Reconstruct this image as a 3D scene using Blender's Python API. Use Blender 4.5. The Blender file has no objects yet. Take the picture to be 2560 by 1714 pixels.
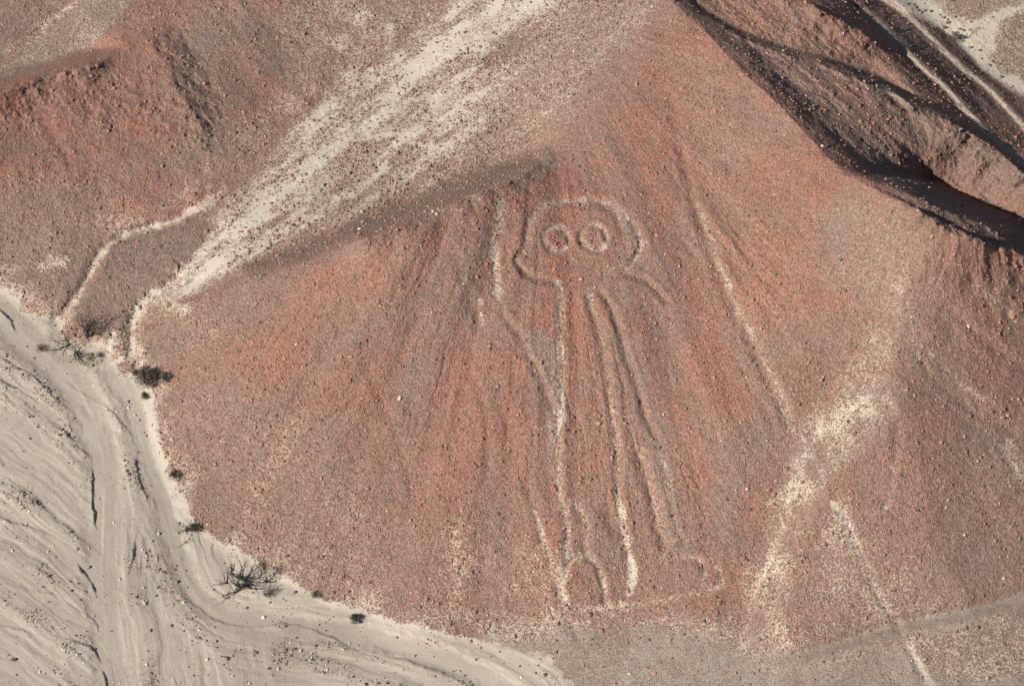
import bpy, math, random
import numpy as np
from mathutils import Vector

random.seed(11)
rng = np.random.default_rng(7)
scene = bpy.context.scene
COL = scene.collection

# ------------------------------------------------------------------ camera, sky, sun, exposure
FW, FH = 2560.0, 1714.0                 # photograph size, used to read off where things stand
DIST, DEP = 230.0, math.radians(48)     # slant range and depression of the aerial view
WIDTH_M = 76.0                          # metres of ground across the picture at mid range
cam_data = bpy.data.cameras.new("aerial_camera")
cam = bpy.data.objects.new("aerial_camera", cam_data)
COL.objects.link(cam)
CAMP = np.array([0.0, -DIST*math.cos(DEP), 9.0 + DIST*math.sin(DEP)])
cam.location = CAMP
cam.rotation_euler = (math.pi/2 - DEP, 0, 0)
cam_data.sensor_fit = 'HORIZONTAL'
cam_data.sensor_width = 36.0
cam_data.lens = 18.0/(WIDTH_M/2/DIST)
cam_data.clip_start = 1.0
cam_data.clip_end = 20000.0
scene.camera = cam

SUN_AZ, SUN_EL = math.radians(216), math.radians(39)     # azimuth counted from +x, towards the sun
world = bpy.data.worlds.new("World"); scene.world = world; world.use_nodes = True
wn = world.node_tree.nodes; wl = world.node_tree.links
sky = wn.new('ShaderNodeTexSky'); sky.sky_type = 'NISHITA'; sky.sun_disc = False
sky.sun_elevation = SUN_EL; sky.sun_rotation = math.radians(90) - SUN_AZ
sky.altitude = 500; sky.dust_density = 1.0
wl.new(sky.outputs[0], wn['Background'].inputs['Color'])
wn['Background'].inputs['Strength'].default_value = 0.05
sl = bpy.data.lights.new("sun", 'SUN'); sl.energy = 5.0; sl.angle = math.radians(0.53); sl.color = (1.0, 0.953, 0.875)
sun = bpy.data.objects.new("sun", sl); COL.objects.link(sun)
sdir = Vector((math.cos(SUN_EL)*math.cos(SUN_AZ), math.cos(SUN_EL)*math.sin(SUN_AZ), math.sin(SUN_EL)))
sun.rotation_euler = sdir.to_track_quat('Z', 'Y').to_euler(); sun.location = (-60, -60, 90)
scene.view_settings.view_transform = 'Standard'; scene.view_settings.look = 'None'
scene.view_settings.exposure = 0.24; scene.view_settings.gamma = 1.0
scene.view_settings.use_curve_mapping = False

# ------------------------------------------------------------------ reading positions off the photograph
def P(pts): return [(x*1.09308, y*1.09308) for x, y in pts]          # the 2342 px overview
def _t(ox, oy, k): return lambda pts: [(ox + x*k, oy + y*k) for x, y in pts]
K = 860/2341.0
t1, t2, t3 = _t(0, 0, K), _t(850, 0, K), _t(1700, 0, K)
t4, t5, t6 = _t(0, 570, K), _t(850, 570, K), _t(1700, 570, K)
t7, t8, t9 = _t(0, 1138, K), _t(850, 1138, K), _t(1700, 1138, K)
z1, z2 = _t(1180, 470, 520/2342.0), _t(1340, 1200, 520/2342.0)
z3, z4, z5 = _t(60, 780, 400/2340.0), _t(420, 1290, 360/2342.0), _t(2160, 0, 400/2340.0)

SD, CD = math.sin(DEP), math.cos(DEP)
TANX = WIDTH_M/2/DIST
def ray(fx, fy):
    u = (np.asarray(fx)/FW*2 - 1)*TANX
    v = -(np.asarray(fy)/FH*2 - 1)*TANX*FH/FW
    return u, CD + v*SD, -SD + v*CD
def to_world(fx, fy, H):
    dx, dy, dz = ray(fx, fy)
    t = (H - CAMP[2])/dz
    return CAMP[0] + dx*t, CAMP[1] + dy*t, np.asarray(H) + 0*t
MPX = WIDTH_M/FW

# ------------------------------------------------------------------ noise
def _hash(ix, iy, seed):
    h = (ix.astype(np.int64)*374761393 + iy.astype(np.int64)*668265263 + seed*982451653) & 0xffffffff
    h = ((h ^ (h >> 13))*1274126177) & 0xffffffff
    h = ((h ^ (h >> 16))*2246822519) & 0xffffffff
    return ((h ^ (h >> 15)) & 0xffffff)/float(0xffffff)
def vnoise(x, y, seed=0):
    ix, iy = np.floor(x), np.floor(y); fx, fy = x - ix, y - iy
    fx = fx*fx*(3 - 2*fx); fy = fy*fy*(3 - 2*fy)
    a, b = _hash(ix, iy, seed), _hash(ix+1, iy, seed)
    c, d = _hash(ix, iy+1, seed), _hash(ix+1, iy+1, seed)
    return (a + (b-a)*fx)*(1-fy) + (c + (d-c)*fx)*fy
def fbm(x, y, octaves=4, seed=0, gain=0.5):
    s = 0*x; amp = 1.0; tot = 0
    for o in range(octaves):
        ang = 0.6*o; ca, sa = math.cos(ang), math.sin(ang)
        s = s + amp*(vnoise((ca*x - sa*y)*2**o, (sa*x + ca*y)*2**o, seed + 17*o) - 0.5)
        tot += amp; amp *= gain
    return s/tot*2
def sstep(a, b, x):
    t = np.clip((x - a)/(b - a), 0, 1); return t*t*(3 - 2*t)

# ------------------------------------------------------------------ distances to drawn lines and outlines
def seg_dist(X, Y, pts):
    """distance, signed side (+ = left of travel as seen in the picture) and position 0..1 along"""
    best = np.full(X.shape, 1e9); side = np.zeros(X.shape); pos = np.zeros(X.shape)
    L = [math.dist(pts[i], pts[i+1]) for i in range(len(pts)-1)]; tot = sum(L) or 1.0; acc = 0
    for i in range(len(pts)-1):
        (x0, y0), (x1, y1) = pts[i], pts[i+1]
        dx, dy = x1-x0, y1-y0; l2 = dx*dx + dy*dy + 1e-9
        t = np.clip(((X-x0)*dx + (Y-y0)*dy)/l2, 0, 1)
        d = np.hypot(X - x0 - t*dx, Y - y0 - t*dy)
        m = d < best
        best = np.where(m, d, best)
        cr = (X-x0)*dy - (Y-y0)*dx
        side = np.where(m, np.sign(cr), side)
        pos = np.where(m, (acc + t*L[i])/tot, pos)
        acc += L[i]
    return best, side, pos
def poly_sd(X, Y, pts):
    q = pts + [pts[0]]
    d, _, _ = seg_dist(X, Y, q)
    inside = np.zeros(X.shape, bool)
    for i in range(len(pts)):
        (x0, y0), (x1, y1) = q[i], q[i+1]
        if y0 == y1: continue
        c = ((y0 > Y) != (y1 > Y)) & (X < (x1-x0)*(Y-y0)/(y1-y0) + x0)
        inside ^= c
    return np.where(inside, d, -d)
def smooth_line(pts, n=3):
    for _ in range(n):
        q = [pts[0]]
        for a, b in zip(pts[:-1], pts[1:]):
            q += [(a[0]*.75+b[0]*.25, a[1]*.75+b[1]*.25), (a[0]*.25+b[0]*.75, a[1]*.25+b[1]*.75)]
        q.append(pts[-1]); pts = q
    return pts

# ------------------------------------------------------------------ large relief: slopes by region, integrated to heights
CS = 6.0
cx = np.arange(-760, 3330, CS); cy = np.arange(-660, 2360, CS)
CX, CY = np.meshgrid(cx, cy)
def slope_to_grad(face, slope):
    g = np.tan(np.radians(slope)); a = np.radians(face)
    zx, zy = -g*np.cos(a), -g*np.sin(a)
    k = 1 + zy*CD/SD
    return MPX*zx/k, -MPX*zy/(SD*k)
pxs = CX/1.09308; pys = CY/1.09308
face0 = np.interp(pxs, [300, 700, 1200, 1700, 2100], [228, 246, 262, 272, 285])
slope0 = np.interp(pys, [-300, 300, 700, 1200, 1450, 1500], [24, 25, 29, 29, 24, 16])
GX, GY = slope_to_grad(face0, slope0)
R1 = P([(1480,-120),(1540,0),(1620,70),(1700,160),(1800,250),(1870,330),(1930,390),(1990,425),(2080,480),(2150,520),(2250,560),(2342,580),(3050,700)])
L1 = P([(1560,-120),(1600,0),(1690,80),(1780,160),(1870,240),(1930,310),(1990,385),(2050,412),(2150,455),(2250,505),(2342,548),(3050,660)])
R2 = P([(1540,-80)]) + t3([(100,60),(400,230),(700,350),(950,410),(1320,570),(1600,700),(2000,880),(2341,1150)]) + P([(3050,620)])
R2b = P([(1545,-84)]) + t3([(108,52),(410,212),(712,328),(965,385),(1345,520),(1500,610),(1650,668),(1850,740),(2080,850),(2341,1090)]) + P([(3050,590)])
Q2 = P([(1700,-200)]) + t3([(700,0),(1000,100),(1250,230),(1450,400),(1560,560),(1650,668)])
VE = P([(1900,-300)]) + t3([(1330,0),(1560,90),(1700,160),(1850,250),(1950,360),(2050,480),(2200,580),(2341,660)]) + P([(3050,420)])
FOOT = P([(-760,500),(0,665),(70,715),(130,730),(150,770),(240,800),(265,840),(310,850),(335,900),(350,1000),(385,1110),(430,1190),(480,1240),(560,1275),(650,1335),(780,1395),(880,1425),(1000,1455),(1100,1475),(1250,1512),(1320,1580)])
WASH = FOOT + P([(1450,1700),(1700,1900),(1700,2300),(-800,2300)])
APRON = P([(1100,1475),(1300,1440),(1500,1435),(1690,1470),(1800,1505),(2050,1440),(2342,1385),(3050,1250),(3050,2300),(1700,2300),(1450,1700),(1320,1580),(1250,1512)])
UPPER = P([(1500,-100)]) + R1[1:12] + P([(2120,610),(2060,640),(1960,800),(1850,940),(1810,965),(1740,820),(1650,640),(1590,470),(1530,250)])
GUL = P([(310,700),(330,830),(290,840),(270,760),(400,640),(430,600),(500,530),(560,430),(650,320),(780,190),(900,120),(1000,60),(1060,-100),(1500,-600),(1900,-600),(1500,-100),(1430,60),(1330,200),(1220,320),(1130,385),(1000,425),(870,480),(700,550),(560,605),(440,645)])
GBAND = P([(560,612),(700,556),(870,484),(1000,422),(1130,380),(1250,335),(1262,352),(1140,418),(1000,474),(900,520),(700,585),(570,632)])
GRIGHT = P([(1130,385),(1220,330),(1180,250),(1300,60),(1400,-100),(1600,-300),(1560,0),(1500,40),(1450,200),(1330,330),(1240,370)])
FARH = P([(0,650),(130,715),(200,610),(230,560),(300,525),(430,485),(540,410),(640,300),(780,170),(900,100),(1000,0),(1060,-100),(1500,-600),(-760,-600),(-760,500)])
ISLAND = P([(150,720),(210,640),(250,560),(300,532),(430,492),(500,520),(430,590),(400,640),(330,690),(300,760),(250,800),(230,765)])
VALLEY = VE + P([(3050,-700),(1900,-700)])
BACK = R1 + list(reversed(VE))
RGUL = P([(2060,620),(2072,700),(2055,760),(2040,860),(2060,950),(1990,1020),(1900,1100),(1830,1250),(1800,1400),(1800,1500),(1700,1480),(1690,1450),(1740,1280),(1790,1120),(1815,1000),(1870,940),(1990,760)])
regions = [
 (APRON, 268, 13, 26), (WASH, 250, 1.2, 16), (UPPER, 256, 24, 40),
 (P([(1990,700),(1870,940),(1815,1000),(1790,1120),(1740,1280),(1690,1450),(1630,1450),(1660,1250),(1700,1100),(1730,980),(1820,850),(1920,720)]), 298, 26, 26),
 (RGUL, 222, 21, 16),
 (P([(2120,590),(2342,590),(3050,720),(3050,1250),(2342,1375),(2200,1400),(2120,1200),(2080,950),(2050,860),(2070,760),(2085,680)]), 318, 25, 24),
 (P([(2060,960),(2110,1200),(2200,1400),(2050,1435),(1810,1500),(1810,1390),(1840,1250),(1900,1110),(1990,1030)]), 290, 26, 22),
 (P([(2150,700),(2342,640),(3050,700),(3050,1000),(2342,980),(2200,850)]), 325, 26, 30),
 (GUL, 228, 9, 22), (GRIGHT, 214, 22, 40), (FARH, 300, 22, 26),
 (P([(0,200),(130,160),(220,140),(330,150),(400,190),(470,290),(430,480),(300,525),(200,600),(130,715),(-20,650),(-760,500),(-760,300)]), 264, 24, 18),
 (P([(340,90),(400,60),(440,110),(470,200),(490,300),(470,305),(438,240),(412,190),(375,140)]), 0, 24, 8),
 (P([(-760,330),(-760,240),(0,165),(110,135),(180,118),(260,110),(230,140),(180,150),(120,168),(0,208)]), 95, 37, 11),
 (P([(-760,250),(0,165),(110,135),(200,105),(300,0),(330,-200),(200,-200),(190,0),(0,150),(-760,220)]), 215, 8, 12),
 (P([(-760,220),(0,135),(170,0),(200,-200),(-760,-600)]), 318, 27, 14),
 (ISLAND, 240, 5, 9), (P([(380,690),(440,645),(560,608),(700,555),(720,590),(560,645),(440,700)]), 130, 16, 16), (GBAND, 82, 34, 18), (P([(820,535),(900,495),(1000,450),(1130,396),(1230,362),(1236,372),(1140,418),(1000,474),(900,520),(830,548)]), 75, 43, 6),
 (VALLEY, 265, 2, 12),
 (list(R1) + list(reversed(L1)), 45, 34.5, 7),
 (list(L1) + list(reversed(R2)), 38, 19, 10),
 (t3([(1300,700),(1700,760),(2341,1150),(2341,1420),(1800,1230),(1300,1120)]), 232, 10, 25),
 (list(R2b) + list(reversed(Q2[:-1])), 250, 6, 12),
 (list(R2) + list(reversed(R2b)), 45, 50, 4),
 (t3([(1700,700),(2000,860),(2341,1130),(2700,1400),(2700,1350),(2341,1080),(2080,845),(1850,735)]), 45, 46, 5),
 (P([(1700,-200)]) + t3([(700,0),(1000,100),(1250,230),(1450,400),(1560,560),(1650,668),(1850,740),(2080,850),(2341,1090)]) + P([(3050,590)]) + list(reversed(VE)), 42, 36, 10),
 (t3([(780,-40),(1120,-40),(1300,110),(1480,260),(1330,240),(1100,130),(950,60)]), 45, 44, 8),
 (t3([(1180,1170),(1650,1205),(1800,1270),(2000,1370),(2341,1505),(2341,1600),(2100,1530),(1750,1400),(1500,1290)]), 45, 53, 6),
]
for pts, face, slope, w in regions:
    xs = [p[0] for p in pts]; ys = [p[1] for p in pts]
    i0, i1 = np.searchsorted(cx, [min(xs)-2*w, max(xs)+2*w]); j0, j1 = np.searchsorted(cy, [min(ys)-2*w, max(ys)+2*w])
    b_ = (slice(j0, j1), slice(i0, i1))
    m = sstep(-w, w, poly_sd(CX[b_], CY[b_], pts))
    gx, gy = slope_to_grad(face, slope)
    GX[b_] = GX[b_]*(1-m) + gx*m; GY[b_] = GY[b_]*(1-m) + gy*m
# Poisson solve (mirrored, so that the border is free)
def integrate(GX, GY, h):
    ny, nx = GX.shape
    fxp = 0.5*(GX[:, 1:] + GX[:, :-1]); fyp = 0.5*(GY[1:] + GY[:-1])
    div = np.zeros_like(GX)
    div[:, :-1] += fxp; div[:, 1:] -= fxp; div[:-1] += fyp; div[1:] -= fyp
    div *= h
    e = np.concatenate([div, div[:, ::-1]], 1); e = np.concatenate([e, e[::-1]], 0)
    F = np.fft.fft2(e)
    kx = 2*np.cos(2*np.pi*np.arange(2*nx)/(2*nx)) - 2; ky = 2*np.cos(2*np.pi*np.arange(2*ny)/(2*ny)) - 2
    den = kx[None, :] + ky[:, None]; den[0, 0] = 1
    F = F/den; F[0, 0] = 0
    return np.real(np.fft.ifft2(F))[:ny, :nx]
HC = integrate(GX, GY, CS)
wm = sstep(0, 60, poly_sd(CX, CY, WASH)) > 0.5
wm &= (CX > 0) & (CX < FW) & (CY < FH)
HC -= HC[wm].mean()

# ------------------------------------------------------------------ fine grid, one vertex about every picture element
def axis(lo, hi, size, n, step_out):
    inner = np.linspace(-30, size + 30, n)
    d = inner[1] - inner[0]; left = []; x = -30; s = d
    while x > lo: s = min(s*1.12, step_out); x -= s; left.append(x)
    right = []; x = size + 30; s = d
    while x < hi: s = min(s*1.12, step_out); x += s; right.append(x)
    return np.array(left[::-1] + list(inner) + right)
gx1 = axis(-740, 3290, FW, 1040, 26.0); gy1 = axis(-640, 2330, FH, 700, 26.0)
GXF, GYF = np.meshgrid(gx1, gy1)
NY, NX = GXF.shape
def sample_grid(A, X, Y):
    u = np.clip((X - cx[0])/CS, 1, len(cx)-3); v = np.clip((Y - cy[0])/CS, 1, len(cy)-3)
    iu, iv = u.astype(int), v.astype(int); fu, fv = u-iu, v-iv
    def w(t): return (-.5*t+t*t-.5*t**3, 1-2.5*t*t+1.5*t**3, .5*t+2*t*t-1.5*t**3, -.5*t*t+.5*t**3)
    wu, wv = w(fu), w(fv); r = 0
    for a in range(4):
        for b in range(4):
            r = r + A[iv+a-1, iu+b-1]*wu[b]*wv[a]
    return r
H = sample_grid(HC, GXF, GYF)
X0, Y0, _ = to_world(GXF, GYF, H)

n_big = fbm(X0/7.0, Y0/7.0, 4, 1); n_mid = fbm(X0/1.7, Y0/1.7, 4, 2); n_fine = fbm(X0/.42, Y0/.42, 3, 3, .7)
n_edge = fbm(X0/.9, Y0/.9, 4, 9, .65)

_js = np.unique(np.append(np.arange(0, NY, 4), NY-1)); _is = np.unique(np.append(np.arange(0, NX, 4), NX-1))
_SX, _SY = np.meshgrid(gx1[_is], gy1[_js])
_jk = np.clip(np.searchsorted(_js, np.arange(NY), side='right') - 1, 0, len(_js)-2); _jf = ((np.arange(NY) - _js[_jk])/(_js[_jk+1] - _js[_jk]))[:, None]
_ik = np.clip(np.searchsorted(_is, np.arange(NX), side='right') - 1, 0, len(_is)-2); _if = ((np.arange(NX) - _is[_ik])/(_is[_ik+1] - _is[_ik]))[None, :]
_sd = {}
def region(pts, w=10, rag=6):
    key = tuple(pts)
    if key not in _sd:
        S = poly_sd(_SX, _SY, pts); S = S[_jk]*(1-_jf) + S[_jk+1]*_jf
        _sd[key] = S[:, _ik]*(1-_if) + S[:, _ik+1]*_if
    return sstep(-w, w, _sd[key] + rag*2.2*n_edge)
def line_box(pts, mg):
    xs = [p[0] for p in pts]; ys = [p[1] for p in pts]
    i0, i1 = np.searchsorted(gx1, [min(xs)-mg, max(xs)+mg]); j0, j1 = np.searchsorted(gy1, [min(ys)-mg, max(ys)+mg])
    return (slice(j0, j1), slice(i0, i1))
def stroke(pts, w, soft=None, rag=0.35, taper=0.0, offset=0.0, nsm=2):
    """0..1 mask of a line w wide (picture units) with a ragged edge"""
    pts = smooth_line(pts, nsm)
    if offset:
        q = []
        for i, p in enumerate(pts):
            a = pts[max(i-1, 0)]; b = pts[min(i+1, len(pts)-1)]
            l = math.dist(a, b) or 1; q.append((p[0] - (b[1]-a[1])/l*offset, p[1] + (b[0]-a[0])/l*offset))
        pts = q
    soft = soft or w*.5
    m = np.zeros(GXF.shape); s = line_box(pts, w*3+30)
    d, _, pos = seg_dist(GXF[s], GYF[s], pts)
    hw = w*.5*(1 - taper*pos)
    m[s] = 1 - sstep(hw - soft*.5, hw + soft*.5, d + rag*w*n_edge[s])
    return m
DH = np.zeros(GXF.shape)
def groove(pts, w, depth, berm=0.25, nsm=2):
    pts = smooth_line(pts, nsm); s = line_box(pts, w*4)
    d, _, pos = seg_dist(GXF[s], GYF[s], pts)
    d = np.maximum(d + w*.35*n_edge[s] + w*.2*n_fine[s], 0)
    fade = sstep(0, .06, pos)*sstep(1, .92, pos)*np.clip(.9 + .6*n_mid[s], .4, 1.25)
    DH[s] += fade*depth*.78*(-np.exp(-(d/w)**2) + berm*np.exp(-((d - 1.9*w)/(.8*w))**2))
def bank(pts, h, L, right_high=False, edge=3.0, nsm=2):
    """a step: ground stands h metres higher on one side of the line and eases back over L"""
    pts = smooth_line(pts, nsm); s = line_box(pts, L*3)
    d, side, pos = seg_dist(GXF[s], GYF[s], pts)
    sd = -d*side*(-1 if right_high else 1) + 4.5*n_edge[s] + 3.0*n_fine[s]
    end = sstep(0, .3, pos)*sstep(1, .8, pos)
    # fade past the ends of the line
    x0, y0 = pts[0]; x1, y1 = pts[-1]
    DH[s] += .54*h*end*np.clip(.75 + .9*n_mid[s], .1, 1.3)*np.where(sd > 0, np.exp(-np.maximum(sd, 0)/L), 0)*sstep(0, edge, sd)

TH = np.arctan2(GXF - 1366, np.maximum(GYF - 60, 1) + 40); RR = np.hypot(GXF - 1366, GYF - 60); UU = TH*950
n_rl = fbm(UU/42.0 + .25*n_mid, RR/420.0, 3, 201); n_rs = fbm(UU/17.0 + .2*n_mid, RR/260.0, 4, 202); n_fan = fbm(UU/34.0, RR/300.0, 4, 203, .6)
def rills(n, w): return np.exp(-(n/w)**2)
# --- relief of the hillside
n_rib = fbm(GXF/95.0 - GYF/260.0, GYF/700.0, 3, 21)              # faint down-slope ribs
main_m = np.clip(1 - region(WASH, 20, 4) - region(VALLEY, 10, 2) - region(GUL, 25, 4), 0, 1)
DH += main_m*(0.16*n_big + 0.07*n_mid)
ribm = region(P([(500,700),(1100,480),(1500,200),(1750,500),(1850,900),(1700,1420),(1300,1450),(900,1400),(600,1250),(450,1000)]), 90, 0)
allhill = region(P([(330,700),(900,540),(1150,430),(1500,0),(1560,0),(1900,390),(2100,520),(2342,580),(2900,700),(2900,1250),(2342,1390),(1800,1500),(1300,1470),(900,1430),(640,1330),(430,1190),(340,1000)]), 40, 0)
patchy = np.clip(.25 + 2.2*fbm(X0/6.0, Y0/9.0, 3, 206), 0, 1)
n_rb = fbm(UU/95.0 + .3*n_big, RR/700.0, 3, 207)
DH += allhill*.10*n_rb
rfade = sstep(220, 720, RR)
DH += ribm*rfade*(.18*n_rb + .06*n_rl + .016*n_rs - (.06*rills(n_rl, .05) + .018*rills(n_rs, .08))*patchy)
DH += allhill*(.018*n_rs - .012*rills(n_rs, .10)*patchy)
backm = region(BACK, 12, 0)
n_back = fbm((GXF*.66 - GYF*.75)/46.0, (GXF*.75 + GYF*.66)/330.0, 4, 31)
n_bk2 = fbm((GXF*.66 - GYF*.75)/15.0 + .3*n_mid, (GXF*.75 + GYF*.66)/120.0, 4, 33, .6)
DH += backm*(0.26*n_back + .13*n_bk2 - .05*rills(n_bk2, .08) + .12*n_mid + .10*n_fine)
DH += region(GBAND, 20, 4)*(.20*n_mid + .12*n_fine)
gulm = region(GUL, 25, 4)
n_gul = fbm((GXF*.60 + GYF*.80)/26.0, (GXF*.80 - GYF*.60)/190.0, 4, 41)
DH += gulm*(.05*n_mid + .07*n_gul)
farm = region(FARH, 20, 0)
TF = np.arctan2(GXF - 330, GYF + 260)*900; RF = np.hypot(GXF - 330, GYF + 260)
n_rf = fbm(TF/30.0 + .3*n_mid, RF/260.0, 4, 204)
DH += farm*(.16*fbm(X0/3.2, Y0/3.2, 4, 55) + .028*n_rf - .012*rills(n_rf, .09))
DH += region(P([(0,200),(130,160),(250,135),(370,165),(430,240),(470,290),(440,330),(330,300),(150,270),(0,330)]), 30, 10)*(.22*fbm(X0/1.1, Y0/1.1, 4, 56, .65))
DH += region(P([(340,90),(400,60),(460,110),(500,200),(510,320),(450,330),(400,200)]), 14, 8)*(.24*fbm(X0/.9, Y0/.9, 4, 58, .65))
DH += region(P([(800,560),(1000,430),(1150,385),(1230,390),(1180,440),(1000,500),(850,575)]), 20, 8)*(.16*fbm(X0/1.3, Y0/.8, 4, 57, .65))
CHAN = P([(-80,640),(0,700),(60,775),(150,850),(200,920),(240,1050),(236,1200),(230,1350),(262,1568),(300,1800)])
CHAN2 = P([(262,850),(315,940),(343,1050),(375,1150),(400,1240),(430,1340),(500,1408),(600,1432),(760,1440),(900,1468),(1050,1515),(1200,1600)])
wsel = (slice(int(np.searchsorted(gy1, 640)), NY), slice(0, int(np.searchsorted(gx1, 1900))))
lat1, sid1, pos1 = seg_dist(GXF[wsel], GYF[wsel], smooth_line(CHAN, 2)); lat2, sid2, pos2 = seg_dist(GXF[wsel], GYF[wsel], smooth_line(CHAN2, 2))
la = np.where(sid1 < 0, GYF[wsel]*.80 - GXF[wsel]*.52 - .0005*GXF[wsel]**2, lat1*1.0 + 700)      # bars left of the channel run obliquely into it
ll = np.where(sid1 < 0, GXF[wsel]*.8 + GYF[wsel]*.5, pos1*1300)
f_a = fbm(la/44. + .25*n_mid[wsel], ll/380., 4, 95, .6); f_b = fbm(lat2/38. + .25*n_mid[wsel], pos2*1500/420., 4, 96, .6)
k2 = sstep(160, 20, lat2)*(sid2 != 2); k2 = np.maximum(k2, sstep(450, 820, GXF[wsel]))
n_flow = np.zeros(GXF.shape); n_flow[wsel] = f_a*(1-k2) + f_b*k2
chan = np.zeros(GXF.shape); chan[wsel] = np.maximum(sstep(58, 26, lat1 + 14*n_edge[wsel]), .9*sstep(44, 16, lat2 + 12*n_edge[wsel]))
DH += region(WASH, 20, 4)*(.014*n_mid + .04*n_big + .155*n_flow*(1 - .7*chan) - .022*rills(n_flow, .05)*(1-chan) - .10*chan)

# the ground figure: each drawn line, read as (part, points, width, depth)
HEADL = z1([(1290,150),(1130,155),(960,160),(850,175),(760,230),(690,300),(650,390),(625,480),(605,570),(620,660)])
CHEEK = z1([(600,700),(530,740),(500,800),(530,880),(590,950),(690,1000),(800,1035),(900,1050),(985,1060)])
HEADR = z1([(1290,150),(1400,150),(1520,168),(1640,245),(1760,360),(1850,460),(1900,560),(1905,650),(1880,750),(1810,850),(1730,920),(1650,955),(1540,980),(1460,1030),(1425,1090)])
def ring(cx_, cy_, rx, ry, tilt=0.0):
    return [(cx_ + rx*math.cos(a)*math.cos(tilt) - ry*math.sin(a)*math.sin(tilt), cy_ + rx*math.cos(a)*math.sin(tilt) + ry*math.sin(a)*math.cos(tilt)) for a in np.linspace(0, 2*math.pi, 33)]
EYE1 = z1(ring(952, 580, 142, 128, .5)); EYE2 = z1(ring(1372, 563, 150, 134, .5))
NOSE = z1([(1090,600),(1085,720),(1090,850)])
MOUTH = z1([(1180,690),(1190,800),(1170,880),(1260,910),(1330,880)])
ARML = z1([(340,130),(320,230),(295,420),(265,530),(245,680),(255,800),(255,900),(265,1020),(285,1130),(300,1240),(310,1340)])
ARML2 = t5([(1085,530),(1130,620),(1210,715),(1250,810),(1300,900),(1350,1000),(1400,1090),(1440,1200),(1470,1300)])
BODYL = t5([(1497,370),(1500,560),(1500,740),(1512,850),(1505,1050),(1500,1250),(1492,1400),(1475,1560)]) + t8([(1480,60),(1490,180),(1500,280),(1530,400),(1545,520),(1550,640),(1530,740)])
BODYR = t5([(1685,420),(1700,510),(1740,620),(1785,760),(1805,880),(1830,1000),(1835,1150),(1855,1300),(1880,1400),(1888,1550)]) + t8([(1893,150),(1898,300),(1912,420),(1938,540),(1968,650),(1988,780),(1998,860),(1985,935)])
ARMR = z1([(1425,1090),(1460,1190),(1540,1290),(1590,1390)]) + t5([(1865,600),(1905,700),(1930,810),(1962,930),(2012,1030),(2045,1140),(2065,1250),(2115,1360),(2185,1460)])+ t8([(2060,100),(2105,220),(2140,330),(2175,450),(2205,580),(2225,690)])[:0]
LEGR = t8([(2010,-60),(2060,80),(2100,200),(2130,320),(2165,450),(2200,570),(2225,680)])
LEGR2 = t8([(2190,0),(2225,150),(2255,300),(2275,420),(2310,560)])
HANDR = z1([(1650,955),(1770,975),(1880,1010),(1970,1045),(2050,1110),(2120,1200),(2230,1320)])
LEGI = z2([(430,260),(510,380),(560,520),(560,640),(540,740),(590,830),(640,890)])
TOEL = z2([(470,885),(560,862),(640,890),(700,970),(735,1080),(765,1200),(785,1310),(760,1420)])
FOOTL = z2([(530,840),(440,890),(370,960),(310,1060),(280,1180),(300,1300),(350,1400),(480,1450),(650,1455),(850,1430),(1000,1410)])
FOOTR = z2([(1000,1410),(1250,1385),(1500,1340),(1750,1280),(1950,1245),(2060,1200),(2095,1120),(2090,1040),(2040,980)])
TOER = z2([(1480,880),(1600,880),(1700,860),(1800,880),(1880,940),(1900,1030),(1890,1130)])
figure_lines = [
 ("head_outline", HEADL, 14, .18), ("head_outline", HEADR, 15, .21), ("cheek", CHEEK, 12, .24),
 ("eye", EYE1, 10, .21), ("eye", EYE2, 10, .21), ("nose", NOSE, 8, .05), ("mouth", MOUTH, 13, .05),
 ("raised_arm", ARML, 15, .10), ("arm_line", ARML2, 13, .13),
 ("body_line", BODYL, 13, .14), ("body_line", BODYR, 14, .16),
 ("lowered_arm", ARMR, 12, .26), ("shoulder_line", HANDR, 11, .24),
 ("leg_line", LEGR, 19, .27), ("leg_line", LEGR2, 11, .07), ("leg_line", LEGI, 15, .12),
 ("foot", FOOTL, 13, .10), ("foot", FOOTR, 13, .08), ("foot", TOER, 12, .16), ("foot", TOEL, 11, .16)]
for nm, pts, w, dep in figure_lines: groove(pts, w*.72, dep)
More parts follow.
